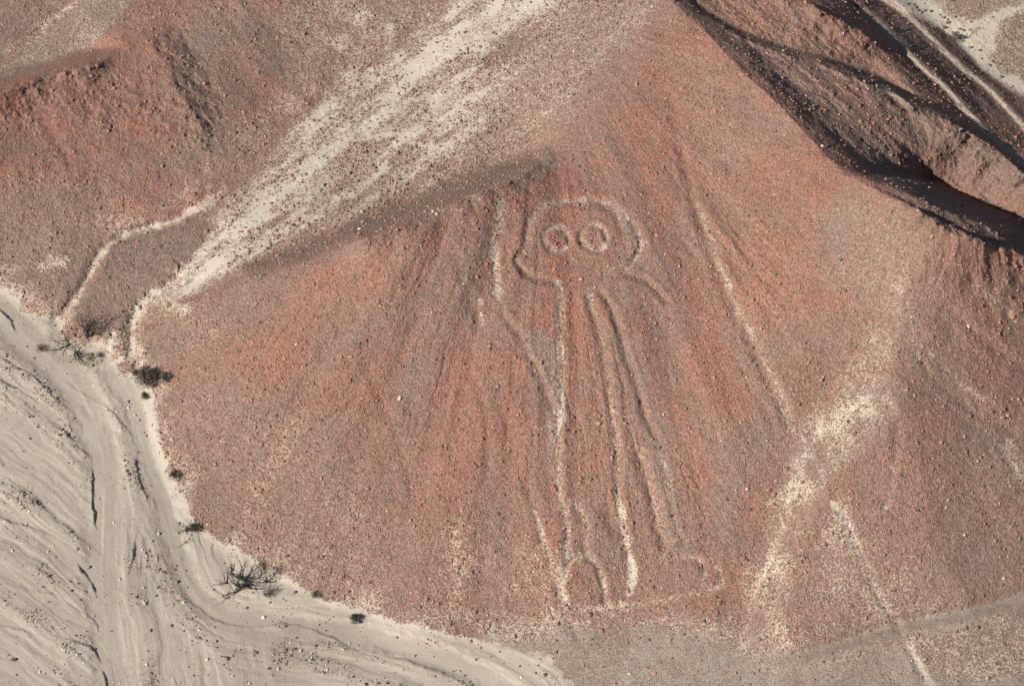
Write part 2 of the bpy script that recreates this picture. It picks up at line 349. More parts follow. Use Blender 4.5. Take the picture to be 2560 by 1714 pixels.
# natural runnels on the slope
LONG = P([(1590,470),(1605,520),(1625,570),(1650,640),(1690,730),(1740,820),(1790,930),(1818,985)])
RUN2 = P([(1555,330),(1580,440),(1600,500)])
runnels = [(z1([(1400,150),(1500,200),(1600,310),(1690,440),(1725,530)]), 9, .16), (LONG, 14, .20), (RUN2, 10, .12),
 (P([(1690,520),(1705,580),(1740,640),(1790,690)]), 14, .10),
 (P([(1530,200),(1560,330),(1590,470)]), 14, .08),
 (P([(820,790),(850,860),(880,930),(905,980),(930,1060),(950,1150)]), 12, .08),
 (P([(1065,650),(1085,700),(1095,740)]), 14, .08),
 (P([(1080,850),(1110,920),(1118,1000),(1115,1100)]), 10, .09),
 (P([(1135,860),(1150,930),(1165,1000)]), 10, .06),
 (P([(1200,1080),(1225,1180),(1245,1240),(1270,1320),(1285,1390),(1310,1440),(1340,1480)]), 11, .10),
 (P([(1245,870),(1255,960),(1250,1080),(1270,1150),(1290,1200)]), 14, .14),
 (P([(1380,1150),(1410,1210),(1425,1270),(1435,1330)]), 16, .16),
 (P([(1040,600),(1060,650)]), 12, .08),
 (P([(930,760),(960,740)]), 10, .08), (P([(640,1010),(700,960)]), 12, .06), (P([(430,1000),(520,975)]), 14, .1), (P([(520,1050),(560,1000)]), 12, .12),
 (P([(2150,690),(2230,760),(2320,830),(2400,880)]), 13, .12), (P([(2100,820),(2170,900),(2260,960),(2342,1000)]), 11, .08),
 (P([(1915,1140),(1950,1220),(1985,1300),(2020,1390),(2060,1440),(2090,1500),(2120,1570)]), 10, .11),
 (P([(2050,960),(2052,1040),(2035,1120)]), 10, .09),
 (P([(2290,1000),(2320,1070),(2350,1130)]), 12, .12),
 (P([(100,265),(140,340),(165,380)]), 12, .1)]
for pts, w, dep in runnels: groove(pts, w, dep)
# banks of gravel bars in the dry riverbed and low terrace edges
banks = [
 (t7([(600,-40),(635,80),(640,200),(630,320),(650,430),(662,530)]), .34, 60, 0),
 (t7([(520,710),(590,800),(640,860),(668,950)]), .40, 55, 0),
 (t7([(430,980),(560,1060),(650,1120),(692,1200)]), .34, 50, 0),
 (t7([(380,1235),(500,1250),(600,1290),(665,1325),(688,1430)]), .34, 55, 0),
 (t7([(690,1440),(722,1490),(728,1600)]), .3, 60, 0),
 (t7([(-60,400),(120,460),(250,500),(360,545)]), .26, 50, 0),
 (t7([(-60,840),(150,900),(350,940),(450,970)]), .14, 40, 0),
 (t7([(-60,1140),(120,1180),(300,1230)]), .16, 40, 0),
 (t7([(-60,150),(120,220),(280,330),(350,420)]), .10, 40, 0),
 (t7([(930,-40),(935,90),(965,200),(1005,300),(1030,360)]), .24, 40, 0),
 (t7([(930,560),(920,660),(890,760),(862,850)]), .22, 30, 0),
 (t7([(1080,650),(1085,720),(1050,820)]), .14, 25, 0),
 (t7([(1215,830),(1260,930),(1320,1010),(1400,1070),(1500,1130),(1640,1160),(1780,1160),(1900,1135),(2000,1138),(2150,1190),(2341,1270)]), .24, 45, 0),
 (t7([(2190,1200),(2341,1262)]) + t8([(60,1300),(150,1330)]), .2, 40, 0),
 (t8([(250,1350),(450,1390),(620,1440),(800,1520),(900,1580)]), .2, 45, 0),
 (t4([(370,1330),(470,1410),(550,1490),(625,1580)]), .34, 55, 0),
 (t4([(-40,850),(140,950),(260,1030),(360,1120),(440,1230)]), .24, 38, 0),
 (t4([(-40,1000),(100,1080),(190,1130),(275,1190)]), .26, 36, 0),
 (t4([(-40,1140),(120,1190),(220,1260)]), .14, 36, 0),
 (t4([(390,990),(520,1100),(650,1170),(730,1200),(800,1290),(900,1400),(945,1510)]), .20, 42, 0),
 (t4([(460,1260),(480,1340),(500,1400)]), .12, 30, 0), (t4([(690,1290),(720,1360),(720,1420)]), .12, 30, 0), (t4([(560,1230),(610,1330)]), .1, 30, 0),
 (t4([(-40,520),(60,610),(115,710)]), .5, 26, 0),
 (t4([(1150,190),(1200,215),(1225,260),(1205,330)]), .40, 40, 0),
 (t4([(900,14),(1000,2),(1100,8)]), .35, 30, 0),
]
for pts, h, L, rh in banks: bank(pts, h, L, bool(rh))
# sharp crests: rock edges that throw the black shadows
bank(P([(1600,28),(1690,80),(1790,121),(1874,141),(1960,176),(2030,203),(2095,238)]), 1.1, 70, edge=4)
bank(P([(2060,222),(2100,242),(2160,268),(2227,300),(2290,345),(2342,390),(2420,460),(2560,560)]), 2.3, 80, edge=5)
bank(P([(1480,-60),(1540,0),(1620,70),(1700,160),(1800,250),(1870,330),(1930,390),(1990,425)]), .4, 60, edge=6)
bank(P([(1930,390),(1990,420),(2080,462),(2150,500),(2250,548),(2342,575),(2450,600),(2650,640)]), 2.4, 90, edge=6)
bank(t3([(780,-60),(900,20),(1000,70),(1150,150),(1300,240),(1420,330)]), 1.3, 60, edge=5)
bank(P([(640,610),(760,568),(850,534),(940,496),(1030,456),(1130,410),(1200,380),(1260,345)]), .5, 45, edge=7)
bank(P([(880,540),(960,510),(1040,478),(1110,450)]), .25, 40, edge=6)
bank(P([(-200,260),(-60,222),(0,203),(60,184),(120,166),(180,148),(260,128)]), 1.4, 50, edge=5)
bank(P([(385,130),(402,170),(416,205),(440,245),(465,285),(480,320)]), .28, 40, edge=9)
# small terrace channel
groove(P([(110,745),(160,705),(195,650),(215,600),(245,558),(300,530),(380,514),(420,500)]), 12, .34, .12)
groove(P([(322,850),(300,800),(300,740),(320,700),(360,670),(420,625)]), 18, .45, .05)
groove(P([(245,805),(250,780),(258,762)]), 9, .15, .05)
# trodden trails on the back slope and the old track along the foot of the right-hand slope
TRAIL1 = t3([(1240,60),(1330,130),(1480,290),(1650,470),(1800,590),(1930,740),(2060,870),(2200,990),(2341,1100),(2600,1300)])
TRAIL2 = t3([(1330,-60),(1480,50),(1640,190),(1760,310),(1900,450),(2080,580),(2180,690),(2280,800),(2341,870),(2560,1080)])
TRAIL3 = t3([(1350,575),(1450,640),(1560,735)])
TRACK = t9([(420,1400),(700,1400),(900,1370),(1150,1290),(1400,1200),(1700,1140),(1950,1090),(2200,1030),(2341,980),(2700,860)])
def bench(pts, w, h):
    pts = smooth_line(pts, 2); s = line_box(pts, w*4)
    d, side, pos = seg_dist(GXF[s], GYF[s], pts)
    sd = d*side
    DH[s] += sstep(0, .25, pos)*(h*np.exp(-((sd + w*.4)/(w*.5))**2) - h*np.exp(-((sd - w*.4)/(w*.5))**2))
bench(TRACK, 34, .22)
for tr, w in ((TRAIL1, 13), (TRAIL2, 14), (TRAIL3, 9)):
    pts = smooth_line(tr, 2); s = line_box(pts, w*4); d, side, pos = seg_dist(GXF[s], GYF[s], pts)
    sd = d*side/w
    DH[s] += .90*sd*np.exp(-np.abs(sd)**1.5/1.1)

# ------------------------------------------------------------------ what the ground is made of (fractions, not light)
pale = .11 + .04*n_big + .05*n_mid + .14*n_fan
n_pol = fbm(UU/105.0, RR/330.0, 4, 205)
lowm = sstep(820, 1500, GYF + .25*np.abs(GXF - 1500))
red = .64 + .44*n_pol + .26*n_fan + .20*n_mid - .10*lowm
grey = .14 + .34*np.clip(-n_pol + .3*n_rb, 0, 1) + .06*lowm
wash = np.zeros(GXF.shape); track = np.zeros(GXF.shape)
def lay(m, p=None, r=None, g=None, w=None, t=None):
    global pale, red, grey, wash, track
    if p is not None: pale = pale*(1-m) + p*m
    if r is not None: red = red*(1-m) + r*m
    if g is not None: grey = grey*(1-m) + g*m
    if w is not None: wash = wash*(1-m) + w*m
    if t is not None: track = track*(1-m) + t*m
streak = fbm(GXF/22.0 - GYF/60.0, GYF/210.0, 4, 81)
lay(region(P([(340,900),(480,850),(650,900),(780,1000),(900,1180),(950,1440),(800,1400),(650,1330),(450,1210),(350,1000)]), 60, 10), p=.24+.12*n_mid+.16*n_fan, r=.36+.2*n_mid+.3*n_fan, g=.28)
lay(region(P([(330,690),(430,680),(600,640),(560,740),(420,830),(330,880),(310,800)]), 40, 8), p=.24+.12*n_mid+.14*n_fan, r=.28+.2*n_mid+.2*n_fan, g=.30)
lay(region(P([(900,1180),(1300,1250),(1300,1440),(1000,1450),(880,1420)]), 50, 10), p=.26+.16*n_mid+.2*n_fan, r=.5+.2*n_mid+.25*n_fan)
lay(region(P([(900,1400),(1280,1400),(1700,1400),(1700,1480),(1250,1500),(1000,1455)]), 22, 16), p=.42+.25*n_mid+.2*n_fan, r=.35, g=.3)
lay(region(P([(680,1350),(650,1240),(760,1100),(830,1060),(790,1160),(720,1330)]), 50, 14), p=.34+.2*n_mid+.35*n_fan)
lay(region(P([(1030,1180),(1050,1180),(1062,1320),(1040,1430),(1010,1430)]), 55, 18), p=.40+.3*n_mid+.3*n_fan)
for s_ in ((P([(1000,690),(985,720)]), 8), (P([(1098,690),(1102,740)]), 10)): lay(stroke(s_[0], s_[1], soft=s_[1]*1.4, rag=.9), p=.55)
lay(region(P([(780,770),(880,700),(1000,660),(1010,690),(900,740),(820,790)]), 26, 8), r=.25, p=.2)
lay(region(P([(1040,580),(1090,560),(1085,660),(1095,760),(1060,740),(1050,650)]), 18, 8), r=.2, g=.3)
lay(region(P([(1185,740),(1260,760),(1285,860),(1290,960),(1280,1150),(1255,1040),(1240,900),(1205,820)]), 14, 8), r=.18, g=.28, p=.28)
lay(region(z1([(1500,180),(1650,250),(1800,420),(1890,560),(1860,760),(1740,920),(1700,860),(1780,700),(1760,560),(1680,450),(1580,300)]), 14, 6), r=.2, g=.3, p=.25)
lay(region(P([(1395,760),(1440,780),(1475,850),(1490,930),(1520,990),(1540,1070),(1560,1180),(1590,1260),(1540,1260),(1510,1150),(1490,1040),(1460,920),(1430,830)]), 16, 8), r=.15, g=.45, p=.22)
lay(region(P([(1380,640),(1430,640),(1440,700),(1420,760),(1395,700)]), 16, 8), r=.3, p=.25)
lay(region(P([(1690,1140),(1800,960),(1740,950),(1640,1010),(1630,1150),(1640,1280),(1700,1280)]), 30, 12), r=.30, g=.45, p=.2)
lay(region(P([(1610,490),(1680,540),(1720,620),(1700,720),(1760,820),(1740,800),(1690,730),(1640,620)]), 22, 12), p=.3, r=.45)
lay(region(UPPER, 40, 10), p=.18+.1*n_mid, r=.55+.45*fbm(X0/4., Y0/4., 4, 62)+.2*n_mid, g=.1)
lay(region(P([(1940,430),(2150,530),(2120,640),(1990,700),(1900,640),(1880,500)]), 40, 14), p=.24, r=.22+.3*n_mid, g=.2)
lay(region(P([(2080,590),(2342,560),(3050,700),(3050,1250),(2342,1400),(2100,1420),(1820,1490),(1900,1090),(2060,960),(2050,860)]), 24, 10), p=.16+.12*n_mid+.12*streak, r=.45+.4*n_big+.2*n_mid, g=.32)
lay(region(P([(1810,1490),(1860,1240),(1930,1150),(2050,1300),(2190,1380),(2030,1450)]), 40, 14), p=.36+.2*n_mid, r=.3, g=.25)
lay(region(P([(2040,1460),(2342,1400),(3050,1300),(3050,1700),(2150,1560)]), 20, 10), p=.40+.2*n_mid, r=.1, g=.35, t=0)
lay(region(APRON, 26, 16), t=.72+.5*n_mid+.25*n_fan, p=.34+.2*n_mid, r=.2, g=.3)
lay(region(P([(1700,1440),(1800,1500),(2050,1440),(2110,1470),(1900,1520),(1760,1540),(1690,1500)]), 16, 10), t=.25, p=.42+.2*n_mid, r=.2, g=.3)
lay(region(P([(2060,1460),(2342,1400),(2800,1330),(2800,1540),(2342,1540),(2180,1568),(2110,1530)]), 18, 12), t=.1, p=.42+.22*n_mid, r=.12, g=.4)
# left-hand gully and its floor of sand and stones
lay(region(GRIGHT, 50, 16), p=.26+.15*n_mid, r=.35+.3*n_mid, g=.2)
n_gs = .30*n_gul + .16*fbm((GXF*.60 + GYF*.80)/9.0, (GXF*.80 - GYF*.60)/40.0, 3, 43)
lay(region(GUL, 34, 16), p=.60+n_gs*1.5+.14*n_mid, r=.2, g=.3)
lay(stroke(P([(400,640),(480,560),(600,470),(700,380),(800,280),(920,170),(1050,80),(1200,-30)]), 120, soft=120, rag=.5), p=.70+n_gs*1.6, r=.15, g=.4)
lay(region(P([(820,300),(1000,350),(1100,400),(1000,425),(870,470),(760,500),(740,420)]), 40, 14), p=.47+n_gs*.9, r=.2, g=.2)
lay(region(P([(1050,380),(1130,200),(1300,0),(1500,-200),(1500,0),(1330,200),(1220,320),(1130,395)]), 50, 14), p=.38+.25*n_gs, r=.2, g=.25)
lay(region(GBAND, 26, 12), p=.15+.2*n_mid+.4*n_gs, r=.28+.3*n_mid, g=.6)
lay(region(P([(400,690),(560,640),(700,588),(900,515),(1000,470),(1140,425),(1250,380),(1180,440),(1020,500),(900,550),(700,620),(520,690)]), 16, 8), p=.12+.1*n_mid, r=.35+.3*n_mid, g=.35)
lay(region(P([(1130,420),(1250,345),(1300,340),(1280,370),(1200,440)]), 18, 8), p=.3, r=.3, g=.4)
# far hill
lay(region(FARH, 26, 12), p=.16+.14*n_mid, r=.44+.8*fbm(X0/5.0, Y0/6.0, 4, 63)+.3*n_mid, g=.24+.4*fbm(X0/2.5, Y0/2.5, 3, 64))
lay(region(P([(0,200),(130,165),(250,140),(360,170),(430,250),(450,290),(400,330),(200,330),(0,420)]), 40, 18), r=.75+.5*fbm(X0/2., Y0/2., 4, 66), p=.06)
lay(region(P([(230,660),(210,480),(330,500),(540,400),(640,290),(780,165),(900,90),(760,60),(640,200),(500,330),(400,440)]), 45, 14), p=.36+.2*n_mid, r=.35, g=.2)
lay(region(P([(640,-100),(1000,-100),(1000,60),(900,110),(780,180),(700,200),(650,80)]), 50, 18), p=.38+.22*n_mid, r=.22, g=.15)
for pts, w in ((t2([(620,20),(600,120),(530,240),(480,340)]), 26), (t2([(330,200),(325,300),(330,400)]), 18), (t2([(170,60),(70,190),(0,300)]), 22), (t2([(960,0),(920,60),(915,130)]), 40), (t2([(90,500),(20,600),(-40,700)]), 30)):
    lay(stroke(pts, w, soft=w*1.6, rag=1.0), p=.56+.3*n_mid)
lay(region(P([(-760,250),(0,165),(110,135),(200,105),(300,0),(330,-200),(200,-200),(190,0),(0,150),(-760,220)]), 16, 10), p=.36+.2*n_mid, r=.05, g=.55)
lay(region(P([(0,150),(180,0),(300,-100),(300,0),(210,110),(120,140),(0,190)]), 16, 8), p=.33+.2*n_mid, r=.05, g=.6)
lay(stroke(t1([(560,-60),(440,70),(280,160),(170,240),(60,330),(-40,410)]), 15, soft=16, rag=.9), p=.62+.3*n_mid, g=.1)
lay(region(P([(-760,220),(0,135),(170,0),(200,-200),(-760,-600)]), 18, 10), p=.20+.2*n_mid, r=.25, g=.5)
lay(region(ISLAND, 12, 8), p=.14+.12*n_mid, r=.22, g=.55)
lay(region(P([(0,600),(130,590),(215,600),(170,690),(130,715),(0,655)]), 14, 8), p=.2+.1*n_mid, r=.2, g=.5)
lay(region(t4([(240,240),(330,200),(470,210),(440,260),(300,270)]), 12, 8), p=.6+.2*n_mid)
lay(stroke(t4([(-20,280),(200,260)]), 14, soft=18, rag=.9), p=.45+.3*n_mid)
# back slope and valley
lay(region(BACK, 10, 4), p=.03+.05*n_mid, r=.42+.5*n_back, g=.5-.3*n_back)
lay(region(list(R2b) + list(reversed(Q2[:-1])), 14, 6), r=.5+.3*n_mid, p=.08, g=.25)
lay(region(VALLEY, 7, 4), p=.80+.2*n_mid, r=.05, g=.2)
lay(region(t3([(1680,-100),(1850,120),(2020,130),(2200,60),(2341,0),(2600,-100)]), 14, 10), p=.38+.15*n_mid, r=.1, g=.2)
lay(region(t3([(2341,60),(2200,150),(2150,260),(2120,380),(2200,480),(2341,560),(2600,500),(2600,60)]), 14, 10), p=.36+.15*n_mid, r=.1, g=.2)
lay(region(t3([(2080,120),(2060,200),(1960,240),(2010,190)]), 8, 6), p=.4, g=.3)
for tr, w in ((TRAIL1, 14), (TRAIL2, 16), (TRAIL3, 10)): lay(stroke(tr, w, rag=.25), p=.55, r=.1, t=.75, g=.2)
# dry riverbed
wsd = np.clip(_sd[tuple(WASH)], -400, 400) + 30*n_fan + 14*n_edge
lay(sstep(-95, 10, wsd)*np.maximum(allhill, (GXF < 600)*(GYF > 640)), p=.46+.3*n_mid+.4*n_fan, r=.28+.2*n_mid, g=.32)
lay(sstep(-8, 12, wsd), w=.9, p=.95, r=0, t=0)
n_w = fbm(GXF/60. + GYF/200., GYF/90. - GXF/260., 3, 91)
lay(region(P([(395,1150),(470,1235),(580,1285),(700,1370),(820,1410),(700,1420),(560,1390),(470,1330),(410,1250)]), 12, 6), w=.25, p=1.0)
lay(region(P([(780,1400),(1000,1460),(1200,1500),(1310,1568),(1100,1570),(900,1490)]), 16, 10), w=.35, p=.98)
lay(stroke(FOOT[8:20], 24, soft=20, rag=.7), w=.2, p=.92)
wm_ = region(WASH, 10, 4); barm = np.clip((sstep(.03, .18, DH + .1*n_flow) + sstep(.0, .35, n_flow + .3*n_mid))*(.45 + .8*n_mid + .4*n_w)*(1 - chan), 0, 1)
red = red*(1-wash) + wash*np.clip(barm + .12*np.clip(n_w + n_mid, 0, 1), 0, 1)
# pale sand channels
for pts, w in ((P([(325,845),(305,800),(300,745),(320,695),(365,668),(425,622),(470,585)]), 22), (P([(105,750),(160,708),(195,650),(213,605),(245,558),(300,530),(380,514),(430,490),(520,430)]), 13),
               (P([(640,442),(690,430),(745,405)]), 16), (P([(905,95),(1000,60),(1100,30),(1200,-30)]), 0), (t2([(870,200),(1000,150),(1150,90),(1280,30)]), 26), (t2([(740,330),(850,310),(960,280)]), 34), (t2([(640,720),(720,660),(820,600)]), 16),
               (t2([(360,840),(420,780)]), 16), (t2([(460,955),(560,985),(680,1020),(740,1060)]), 9), (t2([(-40,1350),(100,1330),(300,1130)]), 14), (P([(245,808),(252,780),(262,760)]), 10), (t4([(700,950),(800,900),(960,850)]), 10), (t2([(100,950),(250,930),(420,900)]), 8)):
    if w: lay(stroke(pts, w, soft=w*1.3, rag=1.0), p=np.maximum(pale, .74+.35*n_mid), w=.2, g=.1)
# right-hand gully
lay(region(RGUL, 30, 16), p=.34+.25*n_mid+.2*n_rs, r=.2, g=.3)
lay(region(P([(2050,640),(2072,700),(2050,800),(2000,860),(1960,850),(2000,740)]), 36, 14), p=.34+.2*n_mid+.15*n_rs, r=.15, g=.25)
lay(region(P([(1990,870),(2040,900),(1960,960),(1900,1040),(1850,1110),(1815,1130),(1820,1000),(1880,950)]), 44, 20), p=.46+.35*n_mid+.4*n_rs, r=.15, g=.3)
for pts, w, p_ in ((P([(1950,930),(1870,990),(1835,1050),(1812,1110)]), 22, .62), (P([(1812,1110),(1795,1180),(1770,1260),(1740,1330)]), 15, .62), (P([(1740,1320),(1715,1380),(1700,1440),(1705,1500)]), 26, .66), (P([(1770,1300),(1775,1360),(1795,1430),(1800,1500)]), 24, .52),
                   (P([(1720,1270),(1700,1340),(1695,1420)]), 26, .46), (P([(1790,1120),(1745,1200),(1725,1270)]), 20, .38), (P([(1820,990),(1800,960),(1770,900)]), 12, .55), (t9([(1500,1180),(1540,1280),(1620,1420),(1720,1568)]), 14, .8), (t9([(1060,330),(1120,450),(1200,600),(1260,760),(1330,920),(1400,1080)]), 14, .62), (t9([(2220,-40),(2300,120),(2360,260)]), 26, .6),
                   (t9([(1450,60),(1460,220),(1410,360)]), 14, .5), (t6([(1700,850),(1800,960),(1900,1060),(2050,1160)]), 12, .45), (t6([(1960,360),(2150,500),(2300,640)]), 14, .42)):
    lay(stroke(pts, w, soft=w*1.3, rag=1.0), p=p_*.92+.3*n_mid)
# old track
lay(stroke(TRACK, 38, soft=24, rag=.25), t=.80+.35*n_mid, p=.36+.2*n_mid, g=.3)
# cleared lines of the figure and runnels with pale bottoms
fig_mask = {}
fig_pale = {"raised_arm": .62, "body_line": .47, "head_outline": .47, "eye": .56, "cheek": .2, "nose": .25, "mouth": .30, "arm_line": .2, "lowered_arm": .24, "shoulder_line": .24, "leg_line": .34, "foot": .48}
owner_fig = np.zeros(GXF.shape, int)
for k, (nm, pts, w, dep) in enumerate(figure_lines):
    m = stroke(pts, w*1.25, rag=.35)
    owner_fig[(m > .5)] = k + 1
    m = stroke(pts, w*1.15, soft=w*1.9, rag=.9)
    lay(m, p=fig_pale[nm]+.24*n_mid+.12*n_edge, r=.3, g=.12)
lay(stroke(BODYR[-7:], 16, soft=14, rag=.6), p=.60+.3*n_mid); lay(stroke(BODYR[-4:], 18, soft=16, rag=.8), p=.76+.2*n_mid); lay(stroke(BODYL[2:7], 12, soft=16, rag=.8), p=.55+.3*n_mid)
lay(stroke(LEGI, 20, soft=28, rag=.8), p=.40+.3*n_mid); lay(stroke(FOOTL[2:7], 20, soft=24, rag=.8), p=.52+.3*n_mid)
lay(stroke(P([(1225,1170),(1245,1240),(1262,1290)]), 14, rag=.6, offset=0), p=.6)
for pts, off in ((LONG, 9), ):
    lay(stroke(pts, 13, soft=18, rag=.9, offset=-off), p=.38+.35*n_mid, r=.4)
pale = np.clip(pale, 0, 1.1); red = np.clip(red, 0, 1); grey = np.clip(grey, 0, 1); wash = np.clip(wash, 0, 1); track = np.clip(track, 0, 1)

rough = np.clip(1 - wash*.85 - track*.7 - sstep(.75, 1.0, pale)*.8, .06, 1)
DH += rough*(.044*n_fine + .012*rng.standard_normal(GXF.shape))
H = H + DH
WX, WY, WZ = to_world(GXF, GYF, H)

# ------------------------------------------------------------------ materials
def nodes_of(m):
    m.use_nodes = True; return m.node_tree.nodes, m.node_tree.links
def simple_mat(name, c, rough=.9, var=.25, scale=14):
    m = bpy.data.materials.new(name); n, l = nodes_of(m); b = n['Principled BSDF']
    tc = n.new('ShaderNodeTexCoord'); nz = n.new('ShaderNodeTexNoise'); nz.inputs['Scale'].default_value = scale
    l.new(tc.outputs['Object'], nz.inputs['Vector'])
    rp = n.new('ShaderNodeValToRGB'); rp.color_ramp.elements[0].position = .3; rp.color_ramp.elements[1].position = .7
    rp.color_ramp.elements[0].color = (*[v*(1-var) for v in c], 1); rp.color_ramp.elements[1].color = (*[min(1, v*(1+var)) for v in c], 1)
    l.new(nz.outputs[0], rp.inputs[0]); l.new(rp.outputs[0], b.inputs['Base Color'])
    b.inputs['Roughness'].default_value = rough; b.inputs['Specular IOR Level'].default_value = .2
    return m
def ground_material():
    m = bpy.data.materials.new("desert_ground"); n, l = nodes_of(m); b = n['Principled BSDF']
    b.inputs['Roughness'].default_value = .95; b.inputs['Specular IOR Level'].default_value = .08
    geo = n.new('ShaderNodeNewGeometry')
    def attr(nm):
        a = n.new('ShaderNodeAttribute'); a.attribute_name = nm; return a.outputs['Fac']
    def math_(op, a, b_, c=None, clamp=False):
        x = n.new('ShaderNodeMath'); x.operation = op; x.use_clamp = clamp
        for i, v in enumerate((a, b_, c)):
            if v is None: continue
            if isinstance(v, (int, float)): x.inputs[i].default_value = v
            else: l.new(v, x.inputs[i])
        return x.outputs[0]
    def mix(f, a, b_):
        x = n.new('ShaderNodeMix'); x.data_type = 'RGBA'
        if isinstance(f, (int, float)): x.inputs[0].default_value = f
        else: l.new(f, x.inputs[0])
        for i, v in ((6, a), (7, b_)):
            if isinstance(v, tuple): x.inputs[i].default_value = (*v, 1)
            else: l.new(v, x.inputs[i])
        return x.outputs[2]
    def scale_col(c, f):
        x = n.new('ShaderNodeVectorMath'); x.operation = 'SCALE'; l.new(c, x.inputs[0])
        if isinstance(f, (int, float)): x.inputs[3].default_value = f
        else: l.new(f, x.inputs[3])
        return x.outputs[0]
    def voro(s):
        v = n.new('ShaderNodeTexVoronoi'); v.inputs['Scale'].default_value = s; l.new(geo.outputs['Position'], v.inputs['Vector'])
        sp = n.new('ShaderNodeSeparateColor'); l.new(v.outputs['Color'], sp.inputs[0]); return v.outputs['Distance'], sp.outputs
    def noise(s, d=3):
        v = n.new('ShaderNodeTexNoise'); v.inputs['Scale'].default_value = s; v.inputs['Detail'].default_value = d; l.new(geo.outputs['Position'], v.inputs['Vector']); return v.outputs[0]
    pa, re, gr, wa, tr = (attr(x) for x in ('pale', 'red', 'grey', 'wash', 'track'))
    d1, r1 = voro(12.0); d2, r2 = voro(4.2); nz = noise(1.1, 5); nzf = noise(9.0, 3); nzl = noise(.12, 3)
    # stones: grey-brown or red, each cell its own tone
    redf = math_('ADD', re, math_('MULTIPLY', math_('SUBTRACT', r1[1], .5), .75), clamp=True)
    stone = mix(redf, (.255, .185, .142), (.330, .150, .110))
    stone = mix(math_('MULTIPLY', gr, .8), stone, (.170, .134, .122))
    tone = math_('ADD', math_('MULTIPLY', r1[2], .84), math_('ADD', math_('MULTIPLY', nzf, .5), .35))
    stone = scale_col(stone, tone)
    stone = mix(math_('MULTIPLY', math_('GREATER_THAN', r2[0], .95), .25), stone, (.42, .27, .19))
    # sand between the stones
    sand = mix(nz, (.490, .418, .333), (.555, .482, .400))
    sand = mix(math_('MULTIPLY', math_('SUBTRACT', .75, pa), 1.8, clamp=True), sand, (.400, .300, .222))
    sand = mix(wa, sand, (.50, .425, .35))
    pick = math_('ADD', math_('MULTIPLY', r1[0], .62), math_('ADD', math_('MULTIPLY', r2[1], .14), math_('MULTIPLY', nzf, .24)))
    isand = math_('MULTIPLY', math_('SUBTRACT', math_('ADD', pa, .06), pick), 6.0, clamp=True)
    base = mix(isand, stone, sand)
    # sediment of the riverbed: fine grey-cream with pepper of small stones
    wcol = mix(nz, (.352, .298, .243), (.425, .362, .300))
    gravel = math_('MULTIPLY', re, .30)
    wcol = mix(math_('MULTIPLY', re, .35), wcol, (.33, .268, .222))
    wcol = mix(math_('MULTIPLY', math_('GREATER_THAN', r1[0], math_('SUBTRACT', .985, gravel)), .6), wcol, (.17, .135, .115))
    wcol = mix(math_('MULTIPLY', math_('GREATER_THAN', r1[1], math_('SUBTRACT', .995, math_('MULTIPLY', re, .05))), .6), wcol, (.60, .55, .48))
    base = mix(wa, base, wcol)
    tcol = mix(nz, (.265, .218, .180), (.320, .265, .220))
    tcol = mix(math_('MULTIPLY', math_('GREATER_THAN', r1[0], .9), .5), tcol, (.16, .12, .10))
    base = mix(math_('MULTIPLY', tr, .9), base, tcol)
    base = scale_col(base, math_('ADD', math_('MULTIPLY', nzl, .4), .8))
    l.new(base, b.inputs['Base Color'])
    bu = n.new('ShaderNodeBump'); bu.inputs['Distance'].default_value = .095
    st = math_('MULTIPLY', math_('SUBTRACT', 1.0, math_('MAXIMUM', math_('MULTIPLY', wa, .8), math_('MULTIPLY', isand, .75))), .8)
    l.new(st, bu.inputs['Strength']); l.new(math_('SUBTRACT', 1.0, d1), bu.inputs['Height']); l.new(bu.outputs[0], b.inputs['Normal'])
    return m
GROUND = ground_material()

# ------------------------------------------------------------------ build the ground, divided into the pieces of the place
Nv = NX*NY
VERT = np.stack([WX, WY, WZ], -1).reshape(-1, 3)
idx = np.arange(Nv).reshape(NY, NX)
quads = np.stack([idx[:-1, :-1], idx[1:, :-1], idx[1:, 1:], idx[:-1, 1:]], -1).reshape(-1, 4)
e1 = VERT[quads[:, 2]] - VERT[quads[:, 0]]; e2 = VERT[quads[:, 3]] - VERT[quads[:, 1]]
fn = np.cross(e1, e2)
VN = np.zeros_like(VERT)
for k in range(4): np.add.at(VN, quads[:, k], fn)
VN /= np.linalg.norm(VN, axis=1, keepdims=True) + 1e-12
if VN[:, 2].mean() < 0: VN = -VN; quads = quads[:, ::-1]
ATT = {k: v.reshape(-1).astype(np.float32) for k, v in dict(pale=pale, red=red, grey=grey, wash=wash, track=track).items()}
own = np.zeros(GXF.shape, int)
def claim(m, v): own[m > .5] = v
claim(region(FARH, 5, 6), 3); claim(region(GUL, 5, 8), 2); claim(region(ISLAND, 5, 6), 2)
claim(region(BACK, 5, 2), 4); claim(region(VALLEY, 5, 3), 5); claim(region(WASH, 5, 7), 1)
claim(stroke(TRAIL1, 15, rag=.25), 6); claim(stroke(TRAIL2, 17, rag=.25), 7); claim(stroke(TRACK, 40, rag=.12), 8)
own[owner_fig > 0] = 20 + owner_fig[owner_fig > 0]
fown = own[:-1, :-1].reshape(-1)
